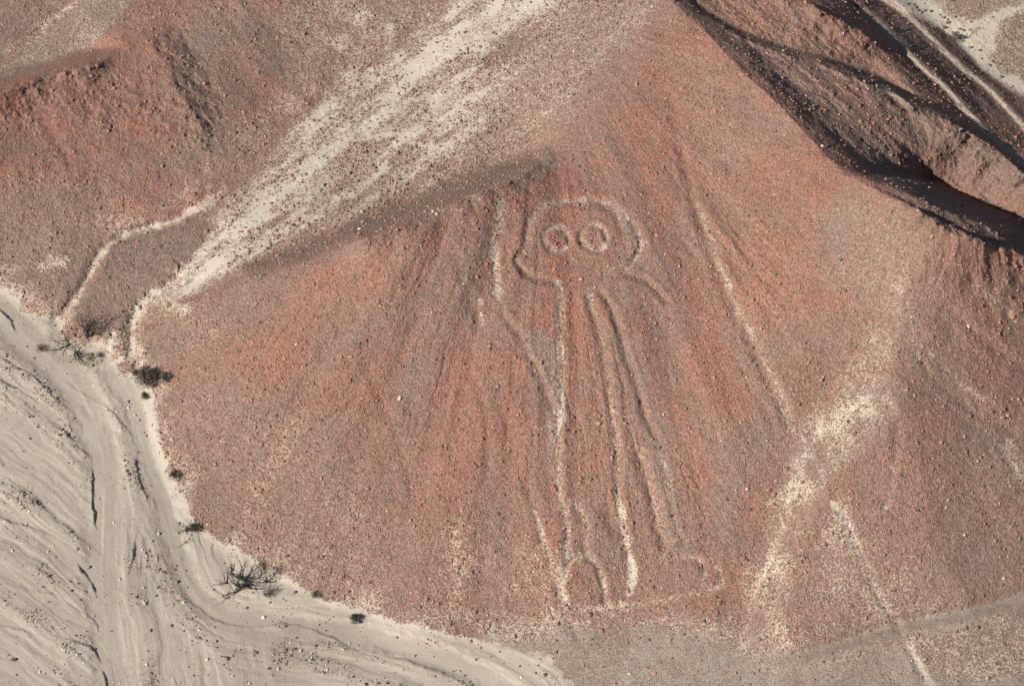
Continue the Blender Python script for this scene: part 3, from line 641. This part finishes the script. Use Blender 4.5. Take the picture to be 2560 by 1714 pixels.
def ground_piece(name, ids, parent=None, kind='structure'):
    q = quads[np.isin(fown, ids)]
    if len(q) == 0: return None
    u, inv = np.unique(q, return_inverse=True); inv = inv.reshape(-1)
    me = bpy.data.meshes.new(name)
    me.vertices.add(len(u)); me.vertices.foreach_set('co', VERT[u].astype(np.float32).reshape(-1))
    me.loops.add(len(inv)); me.loops.foreach_set('vertex_index', inv.astype(np.int32))
    me.polygons.add(len(q)); me.polygons.foreach_set('loop_start', np.arange(0, len(inv), 4, dtype=np.int32))
    me.update(calc_edges=True)
    me.polygons.foreach_set('use_smooth', np.ones(len(q), bool))
    for k, v in ATT.items():
        a = me.attributes.new(k, 'FLOAT', 'POINT'); a.data.foreach_set('value', v[u])
    me.normals_split_custom_set_from_vertices(VN[u].astype(np.float32))
    me.materials.append(GROUND)
    o = bpy.data.objects.new(name, me); COL.objects.link(o); o.parent = parent
    if kind: o['kind'] = kind
    return o
hillside = ground_piece('hillside', [0]); riverbed = ground_piece('dry_riverbed', [1]); gully = ground_piece('sandy_gully', [2])
farhill = ground_piece('far_hillside', [3]); back = ground_piece('back_slope', [4]); valley = ground_piece('valley_floor', [5])
ground_piece('footpath', [6]); ground_piece('footpath', [7]); ground_piece('dirt_track', [8])
# the figure drawn on the hillside
def grid_at(fx, fy, A=None):
    i = np.clip(np.searchsorted(gx1, fx) - 1, 0, NX-2); j = np.clip(np.searchsorted(gy1, fy) - 1, 0, NY-2)
    u = (fx - gx1[i])/(gx1[i+1]-gx1[i]); v = (fy - gy1[j])/(gy1[j+1]-gy1[j])
    f = lambda B: (B[j, i]*(1-u) + B[j, i+1]*u)*(1-v) + (B[j+1, i]*(1-u) + B[j+1, i+1]*u)*v
    if A is not None: return f(A)
    return np.stack([f(WX), f(WY), f(WZ)], -1)
def ground_pt(fx, fy): return Vector(grid_at(np.array([fx]), np.array([fy]))[0])
fig = bpy.data.objects.new('ground_figure', None); COL.objects.link(fig)
fig['label'] = "huge round-eyed human figure scraped as pale lines into the red hillside"; fig['category'] = "geoglyph"
for k, (nm, pts, w, dep) in enumerate(figure_lines):
    ground_piece(nm, [21 + k], fig, None)
# the plain beyond, joined to the border of the modelled ground
bi = np.concatenate([idx[0, :], idx[1:, -1], idx[-1, -2::-1], idx[-2:0, -1*0]])
bv = VERT[bi]; c0 = bv.mean(0); nb = len(bi)
rings = [bv]
for f_, zf in ((1.25, .8), (1.8, .5), (4, .2), (16, 0), (80, 0)):
    r = (bv - c0)*f_ + c0; r[:, 2] = bv[:, 2]*zf; rings.append(r)
pv = np.concatenate(rings); pf = []
for k in range(len(rings)-1):
    for i in range(nb):
        j = (i+1) % nb; pf.append((k*nb+i, k*nb+j, (k+1)*nb+j, (k+1)*nb+i))
me = bpy.data.meshes.new('desert_plain'); me.from_pydata(pv.tolist(), [], pf)
for k, val in dict(pale=.3, red=.4, grey=.3, wash=.1, track=0).items():
    a = me.attributes.new(k, 'FLOAT', 'POINT'); a.data.foreach_set('value', np.full(len(pv), val, np.float32))
me.materials.append(GROUND); plain = bpy.data.objects.new('desert_plain', me); COL.objects.link(plain); plain['kind'] = 'structure'

# ------------------------------------------------------------------ loose stones
def stone_mesh(name, seed, sub=1):
    import bmesh
    r_ = random.Random(seed); bm = bmesh.new()
    bmesh.ops.create_icosphere(bm, subdivisions=sub, radius=1)
    ax = [Vector((r_.gauss(0, 1), r_.gauss(0, 1), r_.gauss(0, 1))).normalized() for _ in range(5)]
    for v in bm.verts:
        d = v.co.normalized(); k = 1.0
        for a in ax:
            t = d.dot(a)
            if t > .55: k *= 1 - .55*(t - .55)/.45*.6
        v.co = d*k*(1 + r_.uniform(-.1, .1)); v.co.z *= .72
    me = bpy.data.meshes.new(name); bm.to_mesh(me); bm.free(); return me
def stone_material():
    m = bpy.data.materials.new('loose_stone'); n, l = nodes_of(m); b = n['Principled BSDF']
    b.inputs['Roughness'].default_value = .9; b.inputs['Specular IOR Level'].default_value = .12
    a = n.new('ShaderNodeAttribute'); a.attribute_type = 'INSTANCER'; a.attribute_name = 'tint'
    g = n.new('ShaderNodeNewGeometry'); nz = n.new('ShaderNodeTexNoise'); nz.inputs['Scale'].default_value = 11; l.new(g.outputs['Position'], nz.inputs['Vector'])
    mu = n.new('ShaderNodeMath'); mu.operation = 'MULTIPLY_ADD'; mu.inputs[1].default_value = .6; mu.inputs[2].default_value = .7; l.new(nz.outputs[0], mu.inputs[0])
    s = n.new('ShaderNodeVectorMath'); s.operation = 'SCALE'; l.new(a.outputs['Color'], s.inputs[0]); l.new(mu.outputs[0], s.inputs[3]); l.new(s.outputs[0], b.inputs['Base Color'])
    return m
STONE = stone_material()
def stone_tint(p_, r_, g_, w_, n):
    u = rng.random(n)[:, None]; v = rng.random(n)
    redc = np.array([.355, .158, .110]); brn = np.array([.265, .195, .148]); gry = np.array([.165, .138, .120]); crm = np.array([.45, .36, .27])
    rr = np.clip(r_ + (rng.random(n)-.5)*.6, 0, 1)[:, None]
    c = brn*(1-rr) + redc*rr
    c = np.where((rng.random(n) < g_*.35)[:, None], gry, c)
    c = np.where((rng.random(n) < .03 + .08*w_)[:, None], crm, c)
    wcol = np.where(u < .3, [.10, .085, .08], np.where(u < .6, [.24, .18, .15], np.where(u < .85, [.32, .26, .21], [.60, .55, .48])))
    c = np.where((rng.random(n) < w_)[:, None], wcol, c)
    return c*(.72 + .62*v)[:, None]
def scatter(name, label_kind, fx, fy, size):
    n = len(fx); pos = grid_at(fx, fy)
    p_, r_, g_, w_ = (grid_at(fx, fy, A) for A in (pale, red, grey, wash))
    tint = stone_tint(p_, r_, g_, w_, n)
    pos[:, 2] += size*.15
    me = bpy.data.meshes.new(name); me.vertices.add(n); me.vertices.foreach_set('co', pos.astype(np.float32).reshape(-1))
    def add(nm, ty, fld, arr): a = me.attributes.new(nm, ty, 'POINT'); a.data.foreach_set(fld, arr.astype(np.float32).reshape(-1))
    sc = size[:, None]*(.75 + .5*rng.random((n, 3)))
    add('scl', 'FLOAT_VECTOR', 'vector', sc); add('rot', 'FLOAT_VECTOR', 'vector', np.stack([rng.normal(0, .5, n), rng.normal(0, .5, n), rng.random(n)*6.28], -1))
    add('tint', 'FLOAT_COLOR', 'color', np.concatenate([tint, np.ones((n, 1))], 1))
    o = bpy.data.objects.new(name, me); COL.objects.link(o); o['kind'] = 'stuff'
    ng = bpy.data.node_groups.new(name, 'GeometryNodeTree'); ng.interface.new_socket('Geometry', in_out='INPUT', socket_type='NodeSocketGeometry'); ng.interface.new_socket('Geometry', in_out='OUTPUT', socket_type='NodeSocketGeometry')
    N, Lk = ng.nodes, ng.links
    gi, go = N.new('NodeGroupInput'), N.new('NodeGroupOutput')
    g2i = N.new('GeometryNodeGeometryToInstance')
    for s in range(5):
        ico = N.new('GeometryNodeMeshIcoSphere'); ico.inputs['Subdivisions'].default_value = 1; ico.inputs['Radius'].default_value = 1
        sp = N.new('GeometryNodeSetPosition'); nz = N.new('ShaderNodeTexNoise'); nz.noise_dimensions = '4D'; nz.inputs['W'].default_value = s*7.3; nz.inputs['Scale'].default_value = 1.1; nz.inputs['Detail'].default_value = 1
        sb = N.new('ShaderNodeVectorMath'); sb.operation = 'SUBTRACT'; sb.inputs[1].default_value = (.5, .5, .5)
        ml = N.new('ShaderNodeVectorMath'); ml.operation = 'MULTIPLY'; ml.inputs[1].default_value = (2.0, 2.0, 1.3)
        Lk.new(nz.outputs['Color'], sb.inputs[0]); Lk.new(sb.outputs[0], ml.inputs[0]); Lk.new(ico.outputs['Mesh'], sp.inputs['Geometry']); Lk.new(ml.outputs[0], sp.inputs['Offset'])
        sm = N.new('GeometryNodeSetMaterial'); sm.inputs['Material'].default_value = STONE; Lk.new(sp.outputs[0], sm.inputs[0]); Lk.new(sm.outputs[0], g2i.inputs[0])
    iop = N.new('GeometryNodeInstanceOnPoints'); iop.inputs['Pick Instance'].default_value = True
    def named(nm, ty): a = N.new('GeometryNodeInputNamedAttribute'); a.data_type = ty; a.inputs['Name'].default_value = nm; return a.outputs[0]
    e2r = N.new('FunctionNodeEulerToRotation'); Lk.new(named('rot', 'FLOAT_VECTOR'), e2r.inputs[0])
    Lk.new(gi.outputs[0], iop.inputs['Points']); Lk.new(g2i.outputs[0], iop.inputs['Instance']); Lk.new(e2r.outputs[0], iop.inputs['Rotation']); Lk.new(named('scl', 'FLOAT_VECTOR'), iop.inputs['Scale'])
    Lk.new(iop.outputs[0], go.inputs[0])
    md = o.modifiers.new('stones', 'NODES'); md.node_group = ng
    return o
def pick(n, dens, box=(-250, FW+250, -200, FH+200)):
    fx = box[0] + rng.random(n)*(box[1]-box[0]); fy = box[2] + rng.random(n)*(box[3]-box[2])
    keep = rng.random(n) < dens(fx, fy); return fx[keep], fy[keep]
clump = sstep(-.25, .45, n_mid + .6*fbm(X0/.7, Y0/.7, 3, 77))
bar = np.clip(sstep(.02, .16, DH), 0, 1)
def d_hill(fx, fy):
    p_, w_, t_ = (grid_at(fx, fy, A) for A in (pale, wash, track)); c_ = grid_at(fx, fy, clump)
    b_ = grid_at(fx, fy, backm)
    return np.clip((1 + .6*b_)*(1 - .85*sstep(.35, 1.0, p_))*(1-w_)*(1 - .85*t_)*(.25 + .75*c_), 0, 1)
def d_wash(fx, fy):
    w_ = grid_at(fx, fy, wash); c_ = grid_at(fx, fy, clump); b_ = grid_at(fx, fy, bar)
    f_ = grid_at(fx, fy, flow)
    return np.clip(w_*(.05 + .25*f_ + .7*b_)*(.12 + .88*c_), 0, 1)
def d_gully(fx, fy):
    g_ = grid_at(fx, fy, gulm); p_ = grid_at(fx, fy, pale); c_ = grid_at(fx, fy, clump)
    return np.clip(g_*(1.15 - p_)*(.15 + .85*c_), 0, 1)
flow = sstep(-.05, .4, .3*n_w + n_flow + .5*n_mid)*(1 - .9*chan)
fx, fy = pick(190000, d_hill)
size = np.clip(np.exp(rng.normal(math.log(.034), .58, len(fx))), .018, .16)
scatter('slope_stones', '', fx, fy, size)
fx, fy = pick(95000, d_wash, (-150, 1480, 690, 1860))
size = np.clip(np.exp(rng.normal(math.log(.044), .42, len(fx))), .02, .13)
scatter('riverbed_gravel', '', fx, fy, size)
fx, fy = pick(36000, d_gully, (280, 1700, -200, 930))
size = np.clip(np.exp(rng.normal(math.log(.072), .35, len(fx))), .03, .16)
fx2, fy2 = pick(9000, lambda a, b: grid_at(a, b, region(GBAND, 26, 12))*.8, (560, 1420, 350, 720))
fx = np.append(fx, fx2); fy = np.append(fy, fy2); size = np.append(size, np.clip(np.exp(rng.normal(math.log(.06), .4, len(fx2))), .03, .16))
scatter('gully_stones', '', fx, fy, size)

# larger stones one can pick out, each an object lying on its piece of the ground
smats = {}
for nm, c in dict(red=(.34, .17, .125), brown=(.24, .17, .13), dark=(.15, .12, .10), white=(.50, .45, .385), orange=(.39, .21, .145)).items():
    smats[nm] = simple_mat('stone_' + nm, c, .9, .28, 3.0)
proto = {}
def stone_obj(fx, fy, size, tone, parent, name='stone'):
    v = random.randrange(4); key = (tone, v)
    if key not in proto:
        me = stone_mesh('stone', 40 + v, 2); me.materials.append(smats[tone]); proto[key] = me
    o = bpy.data.objects.new(name, proto[key]); COL.objects.link(o)
    p = ground_pt(fx, fy); o.location = p + Vector((0, 0, size*.25)); o.parent = parent
    o.scale = (size*random.uniform(.85, 1.25), size*random.uniform(.85, 1.2), size*random.uniform(.75, 1.0)); o.rotation_euler = (random.gauss(0, .3), random.gauss(0, .3), random.uniform(0, 6.28))
    return o
def owner_of(fx, fy):
    j = int(np.clip(np.searchsorted(gy1, fy)-1, 0, NY-2)); i = int(np.clip(np.searchsorted(gx1, fx)-1, 0, NX-2))
    return {0: hillside, 1: riverbed, 2: gully, 3: farhill, 4: back, 5: valley}.get(int(own[j, i]), hillside)
seen = [(t4, (800,100), .26, 'red'), (t4, (935,92), .22, 'red'), (t4, (290,298), .2, 'white'), (t4, (830,570), .18, 'dark'), (t4, (875,1225), .16, 'white'), (t4, (920,1275), .17, 'white'), (t4, (1360,955), .14, 'white'),
        (t7, (930,962), .17, 'dark'), (t7, (1060,955), .18, 'brown'), (t7, (985,1010), .22, 'white'), (t7, (975,900), .16, 'white'), (t7, (90,1390), .26, 'dark'), (t7, (1165,1160), .17, 'dark'), (t7, (1250,1195), .16, 'brown'), (t7, (1410,1390), .17, 'white'), (t7, (270,1475), .14, 'white'), (t7, (180,465), .14, 'white'), (t7, (1585,1500), .16, 'white'), (t7, (325,655), .14, 'white'), (t7, (815,845), .15, 'white'),
        (t8, (885,1265), .24, 'orange'), (t8, (920,1065), .24, 'red'), (t8, (1075,400), .2, 'dark'), (t8, (1080,512), .2, 'red'), (t8, (1108,512), .2, 'red'), (t8, (1018,585), .2, 'red'), (t8, (955,60), .2, 'red'), (t8, (755,1130), .2, 'dark'), (t8, (665,1010), .2, 'red'), (t8, (1780,1195), .26, 'red'), (t8, (1410,1040), .2, 'orange'), (t8, (2170,1040), .2, 'orange'), (t8, (2100,1255), .2, 'dark'), (t8, (1970,1485), .18, 'white'), (t8, (2140,1480), .16, 'orange'), (t8, (1870,245), .2, 'dark'), (t8, (970,700), .18, 'dark'), (t8, (1470,1260), .18, 'red'), (t8, (1330,675), .15, 'white'),
        (t9, (725,90), .24, 'dark'), (t9, (990,608), .22, 'dark'), (t9, (850,690), .18, 'dark'), (t9, (460,230), .2, 'white'), (t9, (1935,540), .15, 'white'), (t9, (740,735), .18, 'dark'),
        (t5, (1105,925), .2, 'red'), (t5, (1020,820), .18, 'dark'), (t5, (405,1160), .24, 'white'), (t5, (280,1110), .18, 'red'), (t5, (1605,840), .16, 'dark'), (t5, (530,395), .16, 'red'),
        (t6, (230,1015), .2, 'orange'), (t6, (235,1215), .2, 'orange'), (t6, (815,395), .2, 'orange'), (t6, (660,610), .18, 'dark'), (t6, (485,900), .18, 'dark'),
        (t3, (970,995), .18, 'white'), (t3, (2310,1500), .2, 'white'), (t3, (940,410), .2, 'brown'), (t3, (1800,190), .34, 'dark')]
for f, (x, y), s_, tone in seen:
    q = f([(x, y)])[0]; stone_obj(q[0], q[1], s_*.8, tone, owner_of(*q))
for x, y in [(720,70),(750,110),(780,150),(840,180),(880,160),(1110,220),(1160,260),(1215,290),(1240,330),(1210,350),(1300,480),(1360,480),(1540,700),(1690,740),(1590,700),(1830,960),(1720,860),(1880,900),(1980,940),(2080,1040),(2010,1130),(2170,1270),(1450,450),(1400,430),(980,170),(640,60)]:
    q = z5([(x, y)])[0]; stone_obj(q[0], q[1], random.uniform(.10, .2), random.choice(['dark', 'dark', 'brown']), valley)
need = 210; tries = 0
while need and tries < 9000:
    tries += 1
    qx, qy = random.uniform(20, 2540), random.uniform(20, 1694)
    w_ = float(grid_at(np.array([qx]), np.array([qy]), wash)[0]); p_ = float(grid_at(np.array([qx]), np.array([qy]), pale)[0])
    par = owner_of(qx, qy)
    if par is valley:
        if random.random() > .9: continue
        tone = random.choice(['dark', 'dark', 'brown'])
    elif w_ > .5:
        if float(grid_at(np.array([qx]), np.array([qy]), bar)[0]) < .4: continue
        tone = random.choice(['white', 'brown', 'dark', 'brown'])
    else:
        tone = random.choice(['red', 'red', 'brown', 'orange']) if p_ < .4 else random.choice(['brown', 'dark', 'red'])
    stone_obj(qx, qy, random.uniform(.10, .145), tone, par); need -= 1
def tag(o, label, cat, group=None):
    o['label'] = label; o['category'] = cat
    if group: o['group'] = group
def empty(name, p):
    o = bpy.data.objects.new(name, None); COL.objects.link(o); o.location = p; return o
q = t4([(948,545)])[0]; b_ = stone_obj(q[0], q[1], .30, 'white', None, 'boulder'); tag(b_, "smooth white boulder alone on the sand of the narrow gully mouth", "boulder")

# ------------------------------------------------------------------ dead trees and shrubs
WOOD = simple_mat('dead_wood', (.060, .050, .044), .85, .35, 30); TWIG = simple_mat('dry_twig', (.125, .102, .082), .9, .3, 40)
LEAF = simple_mat('grey_green_leaf', (.190, .185, .135), .8, .4, 8); BROWN = simple_mat('dry_brown_leaf', (.150, .085, .045), .9, .35, 9); PALEB = simple_mat('straw_leaf', (.20, .15, .075), .9, .3, 9)
class Tubes:
    def __init__(s): s.v = []; s.f = []
    def tube(s, pts, rad, k=5):
        base = len(s.v); n = len(pts)
        for i, p in enumerate(pts):
            d = (pts[min(i+1, n-1)] - pts[max(i-1, 0)]).normalized()
            a = d.orthogonal().normalized(); b = d.cross(a)
            for j in range(k):
                t = 2*math.pi*j/k; s.v.append(p + (a*math.cos(t) + b*math.sin(t))*rad[i])
        for i in range(n-1):
            for j in range(k):
                j2 = (j+1) % k; s.f.append((base+i*k+j, base+i*k+j2, base+(i+1)*k+j2, base+(i+1)*k+j))
    def leaf(s, p, d, l, w):
        a = d.orthogonal().normalized(); base = len(s.v)
        s.v += [p, p + d*l*.5 + a*w, p + d*l, p + d*l*.5 - a*w]; s.f.append((base, base+1, base+2, base+3))
    def obj(s, name, mat, parent, smooth=True):
        me = bpy.data.meshes.new(name); me.from_pydata([tuple(v) for v in s.v], [], s.f); me.materials.append(mat)
        if smooth: me.polygons.foreach_set('use_smooth', [True]*len(me.polygons))
        o = bpy.data.objects.new(name, me); COL.objects.link(o); o.parent = parent; return o
def limb(T, p, d, L, r, depth, R, wander=.35, up=.12, droop=0.0, kids=(2, 3)):
    n = 6 if depth > 0 else 4; pts = [p.copy()]; rad = [r]; q = p.copy(); d = d.normalized()
    for i in range(n):
        d = (d + Vector((R.gauss(0, wander), R.gauss(0, wander), R.gauss(0, wander*.6) + up - droop*i/n))).normalized()
        q = q + d*(L/n)
        if q.z < .03: q.z = .03 + abs(R.gauss(0, .02)); d.z = abs(d.z)
        pts.append(q.copy()); rad.append(max(r*(1 - .75*(i+1)/n), .004))
    T.tube(pts, rad)
    if depth > 0:
        for i in range(R.randint(*kids) + 1):
            k = R.randint(2, n); dd = (pts[k] - pts[k-1]).normalized()
            nd = (dd + Vector((R.gauss(0, .65), R.gauss(0, .65), R.gauss(.05, .35)))).normalized()
            limb(T, pts[k], nd, L*R.uniform(.42, .68), max(rad[k]*.75, .006), depth-1, R, wander, up, droop, kids)
def img_dir(dx, dy):
    """a direction on level ground that runs (dx, dy) in the picture"""
    return Vector((dx, -dy/SD, 0)).normalized()
def dead_shrub(name, fx, fy, limbs, label, seed, cat='shrub', depth=2, trunk=None, up=.1, wander=.3, fuzz=0, fuzzr=.5, fuzzmat=None, kids=(2, 3)):
    R = random.Random(seed); p0 = ground_pt(fx, fy); root = empty(name, p0); tag(root, label, cat)
    T = Tubes(); T.tube([Vector((0, 0, -.15)), Vector((.02, 0, .06)), Vector((0, .03, .16))], [.09, .085, .06] if trunk is None else trunk, 7); T.obj('trunk', WOOD, root)
    for (dx, dy, rise, L, r) in limbs:
        T = Tubes(); d = img_dir(dx, dy); d.z = rise
        limb(T, Vector((0, 0, .08)), d, L, r, depth, R, wander, up, .1, kids); T.obj('branch', WOOD if r > .02 else TWIG, root)
    if fuzz: 
        T = Tubes()
        for i in range(fuzz):
            a = R.uniform(0, 6.28); rr = fuzzr*math.sqrt(R.random()); d = Vector((math.cos(a)*rr, math.sin(a)*rr, R.uniform(.15, .6)*fuzzr)); 
            T.leaf(d, Vector((R.gauss(0, 1), R.gauss(0, 1), R.gauss(.6, .6))).normalized(), R.uniform(.06, .16), .012)
        T.obj('dry_leaves', fuzzmat or BROWN, root, False)
    return root
# large dead tree on the sand below the slope
q = z4([(1290,1090)])[0]
dead_shrub('dead_tree', q[0], q[1], [(-.55,-.75,.35,1.5,.07),(.05,-1,.5,1.1,.05),(-1,-.45,.25,1.5,.05),(-1,-.1,.4,.9,.07),(-.9,.55,.2,1.3,.05),(-.6,.9,.15,1.5,.05),(-.25,1,.15,1.6,.06),(.12,1,.1,1.6,.07),(.6,-.5,.5,.8,.035),(-.8,.8,.4,.9,.04),(.8,.6,.3,.5,.04)],
           "large dead tree with black branches spread over cream sand", 5, 'tree', 2, [.14,.12,.09], .02, .34).scale = (1.25, 1.25, 1.25)
q = z4([(945,1100)])[0]
dead_shrub('fallen_branch', q[0], q[1], [(-1,-.55,.12,1.0,.045),(-1,-.15,.08,1.0,.04),(-.9,.12,.05,.9,.03)], "black fallen branch lying left of the large dead tree", 8, 'branch', 1, [.03,.03,.02], -.01, .25)
q = z4([(1035,890)])[0]
dead_shrub('fallen_branch', q[0], q[1], [(-.35,-1,.25,.65,.04),(-.7,-.8,.15,.6,.03),(-.9,-.3,.1,.4,.02)], "short black branch on the sand above the large dead tree", 9, 'branch', 1, [.03,.03,.02], .0, .25)
q = z4([(990,1330)])[0]
dead_shrub('fallen_branch', q[0], q[1], [(-1,-.15,.08,.75,.03),(-1,.25,.08,.8,.03),(.6,-.5,.1,.5,.02)], "thin forked branch on the sand below the large dead tree", 10, 'branch', 1, [.03,.03,.02], .0, .3)
q = z4([(1590,1075)])[0]
dead_shrub('dead_shrub', q[0], q[1], [(-.5,-1,.5,.7,.05),(.1,-1,.5,.6,.04),(.6,.6,.2,.6,.05),(.9,.3,.3,.5,.04),(-.4,.8,.2,.5,.03)], "small broken dead shrub beside the right of the large dead tree", 12, depth=1)
q = z4([(1640,1270)])[0]
dead_shrub('dead_shrub', q[0], q[1], [(math.cos(a), math.sin(a), .7, .5, .012) for a in np.linspace(0, 6, 14)], "fuzzy grey twiggy shrub at the sand's right edge below the dead tree", 13, depth=2, fuzz=220, fuzzr=.45, fuzzmat=TWIG)
q = z4([(1560,860)])[0]
dead_shrub('dead_shrub', q[0], q[1], [(-.6,-.8,.5,.6,.04),(-1,-.3,.5,.7,.03),(-.2,-1,.6,.6,.03),(.3,-.9,.5,.5,.03)], "dark dead shrub with pale leaves where slope meets the sand", 14, depth=2, fuzz=260, fuzzr=.5, fuzzmat=PALEB)
q = z4([(1720,950)])[0]
dead_shrub('dead_shrub', q[0], q[1], [(1,-.6,.4,.9,.03),(.6,-1,.5,.8,.03),(1,-.1,.4,.9,.03),(.2,-1,.6,.6,.02)], "leaning dark shrub on the slope edge right of the dead tree", 15, depth=2, fuzz=240, fuzzr=.55, fuzzmat=LEAF)
# cluster at the gully mouth
q = z3([(920,385)])[0]
dead_shrub('dead_shrub', q[0], q[1], [(-.35,-1,1.0,1.7,.06),(.1,-1,1.0,1.6,.06),(.7,-.8,.9,1.8,.06),(1,-.4,.6,1.4,.05),(.4,-1,.9,1.5,.04),(-.8,-.5,.7,1.0,.04),(.9,.2,.4,1.2,.04),(-.1,-.9,1.1,1.4,.03),(.25,-.8,1.2,1.5,.03)], "dense black dead shrub with upright twigs at the gully mouth", 21, depth=3, kids=(2, 3))
q = z3([(740,340)])[0]
dead_shrub('dead_shrub', q[0], q[1], [(-.6,-1,.8,.6,.03),(-.2,-1,.9,.6,.03),(.4,.8,.3,.5,.03),(-.9,-.2,.5,.6,.02),(.1,1,.2,.5,.02)], "small black dead shrub left beside the dense one", 22, depth=2)
q = z3([(670,480)])[0]
dead_shrub('fallen_branch', q[0], q[1], [(-1,.02,.12,1.9,.045),(-1,-.25,.15,1.2,.035),(-.9,.3,.08,1.6,.04),(-1,.1,.1,2.0,.03)], "long black branch reaching left over pale sand", 23, 'branch', 2, [.03,.03,.02], -.01, .28)
q = z3([(770,590)])[0]
dead_shrub('dead_tree', q[0], q[1], [(-.9,.5,.1,1.4,.05),(-.6,.8,.1,1.3,.04),(-.15,1,.08,1.6,.06),(.15,1,.1,1.0,.03),(-.7,-.6,.3,.6,.03),(.6,-.5,.3,.6,.03),(1,-.25,.2,1.2,.03),(1,.1,.2,.8,.03),(-1,0,.2,.8,.03)], "sprawling thin dead tree on sand above the riverbed", 24, 'tree', 2, [.1,.08,.06], .0, .34)
q = z3([(250,545)])[0]
dead_shrub('dry_tuft', q[0], q[1], [(math.cos(a), math.sin(a), .5, .35, .01) for a in np.linspace(0, 6, 9)], "brown dry tuft at the left end of the long branch", 25, depth=1, fuzz=300, fuzzr=.42, fuzzmat=BROWN)
q = z3([(960,690)])[0]
dead_shrub('dry_tuft', q[0], q[1], [(math.cos(a), math.sin(a), .6, .35, .01) for a in np.linspace(0, 6, 9)], "orange brown dry tuft right below the sprawling dead tree", 26, depth=1, fuzz=230, fuzzr=.4, fuzzmat=PALEB)
q = z3([(1115,640)])[0]
dead_shrub('dry_tuft', q[0], q[1], [(math.cos(a), math.sin(a), .6, .3, .01) for a in np.linspace(0, 6, 8)], "small grey dry tuft next to the orange brown one", 27, depth=1, fuzz=160, fuzzr=.3, fuzzmat=TWIG)
# green bush
def leafy_bush(fx, fy, rad, h, label, seed, n=1500, mats=(LEAF, TWIG)):
    R = random.Random(seed); p0 = ground_pt(fx, fy); root = empty('desert_bush', p0); tag(root, label, 'bush')
    T = Tubes(); C1 = Tubes(); C2 = Tubes()
    for i in range(int(n/11)):
        a = R.uniform(0, 6.28); e = R.uniform(.25, 1.45); L = R.uniform(.55, 1.0)
        d = Vector((math.cos(a)*math.cos(e), math.sin(a)*math.cos(e), math.sin(e)))
        tip = Vector((d.x*rad*L*1.05, d.y*rad*L*1.05, d.z*h*L))
        mid = tip*.5 + Vector((R.gauss(0, .06), R.gauss(0, .06), .05))
        T.tube([Vector((R.gauss(0, .05), R.gauss(0, .05), -.05)), mid, tip], [.014, .01, .004], 3)
        C = C1 if R.random() < .72 else C2
        for k in range(11):
            t = R.uniform(.45, 1.05); c = mid*(1-t)*2*.5 + tip*t if t < 1 else tip*t
            C.leaf(c + Vector((R.gauss(0, .05), R.gauss(0, .05), R.gauss(0, .05))), (d + Vector((R.gauss(0, .5), R.gauss(0, .5), R.gauss(.1, .5)))).normalized(), R.uniform(.09, .2), R.uniform(.010, .022))
    T.obj('stems', TWIG, root); cr = C1.obj('crown', mats[0], root, False); C2.obj('dry_leaves', mats[1], root, False)
    return root
q = z3([(1800,1040)])[0]; leafy_bush(q[0], q[1], .92, 1.9, "grey green leafy bush where the riverbed meets the slope", 31, 2700)
q = z3([(2060,985)])[0]; leafy_bush(q[0], q[1], .48, .7, "small olive bush close to the right of the large bush", 32, 700, (LEAF, PALEB))
q = z3([(1650,920)])[0]; leafy_bush(q[0], q[1], .4, .5, "yellowish straw tuft close to the left of the large bush", 33, 400, (PALEB, TWIG))
q = z3([(1780,1250)])[0]; leafy_bush(q[0], q[1], .36, .3, "rust brown dry tuft just below the large green bush", 34, 400, (BROWN, TWIG))
q = t7([(1190,145)])[0]; leafy_bush(q[0], q[1], .55, .5, "flat grey brown shrub clinging to the foot of the slope", 35, 700, (TWIG, LEAF))
q = z4([(300,240)])[0]
dead_shrub('dead_shrub', q[0], q[1], [(math.cos(a), math.sin(a), .45, .75, .022) for a in np.linspace(0, 5.9, 12)], "spidery dead shrub at the upper tip of the cream sand patch", 36, depth=2)
q = z4([(460,200)])[0]; leafy_bush(q[0], q[1], .45, .45, "dark grey twiggy shrub touching the spidery dead one", 37, 600, (TWIG, LEAF))
q = z4([(290,430)])[0]
dead_shrub('fallen_branch', q[0], q[1], [(-.9,.4,.06,.8,.025),(1,-.1,.1,.5,.02),(-.5,-.7,.2,.6,.02),(.3,.5,.05,.3,.02)], "thin brown branch on sand below the spidery shrub", 38, 'branch', 1, [.03,.03,.02], .0, .3)
q = t8([(105,1120)])[0]; leafy_bush(q[0], q[1], .5, .55, "lone dark round shrub at the foot of the slope", 39, 700, (TWIG, LEAF))
q = t7([(2145,955)])[0]; leafy_bush(q[0], q[1], .36, .35, "tiny olive shrub among red stones above the cream sand", 40, 300, (LEAF, PALEB))
q = z5([(1400,570)])[0]; leafy_bush(q[0], q[1], .7, .6, "dark shrub on the pale valley floor behind the ridge", 41, 500, (TWIG, LEAF))
# a scrap of red cloth among the branches
q = z4([(965,1290)])[0]; p = ground_pt(*q); R = random.Random(3)
vv = []; ff = []
for j in range(5):
    for i in range(6):
        vv.append((i*.045 - .11, j*.035 - .07, .10 + .035*math.sin(i*1.3 + j) + R.uniform(-.015, .015) - .01*abs(i-2.5)))
for j in range(4):
    for i in range(5): a = j*6+i; ff.append((a, a+1, a+7, a+6))
me = bpy.data.meshes.new('cloth_scrap'); me.from_pydata(vv, [], ff); me.materials.append(simple_mat('red_cloth', (.50, .05, .07), .8, .15, 20))
o = bpy.data.objects.new('cloth_scrap', me); COL.objects.link(o); o.location = p; o.rotation_euler = (.2, .1, .5)
md = o.modifiers.new('thickness', 'SOLIDIFY'); md.thickness = .006
tag(o, "small bright red scrap caught among the dead tree's lower branches", "cloth")
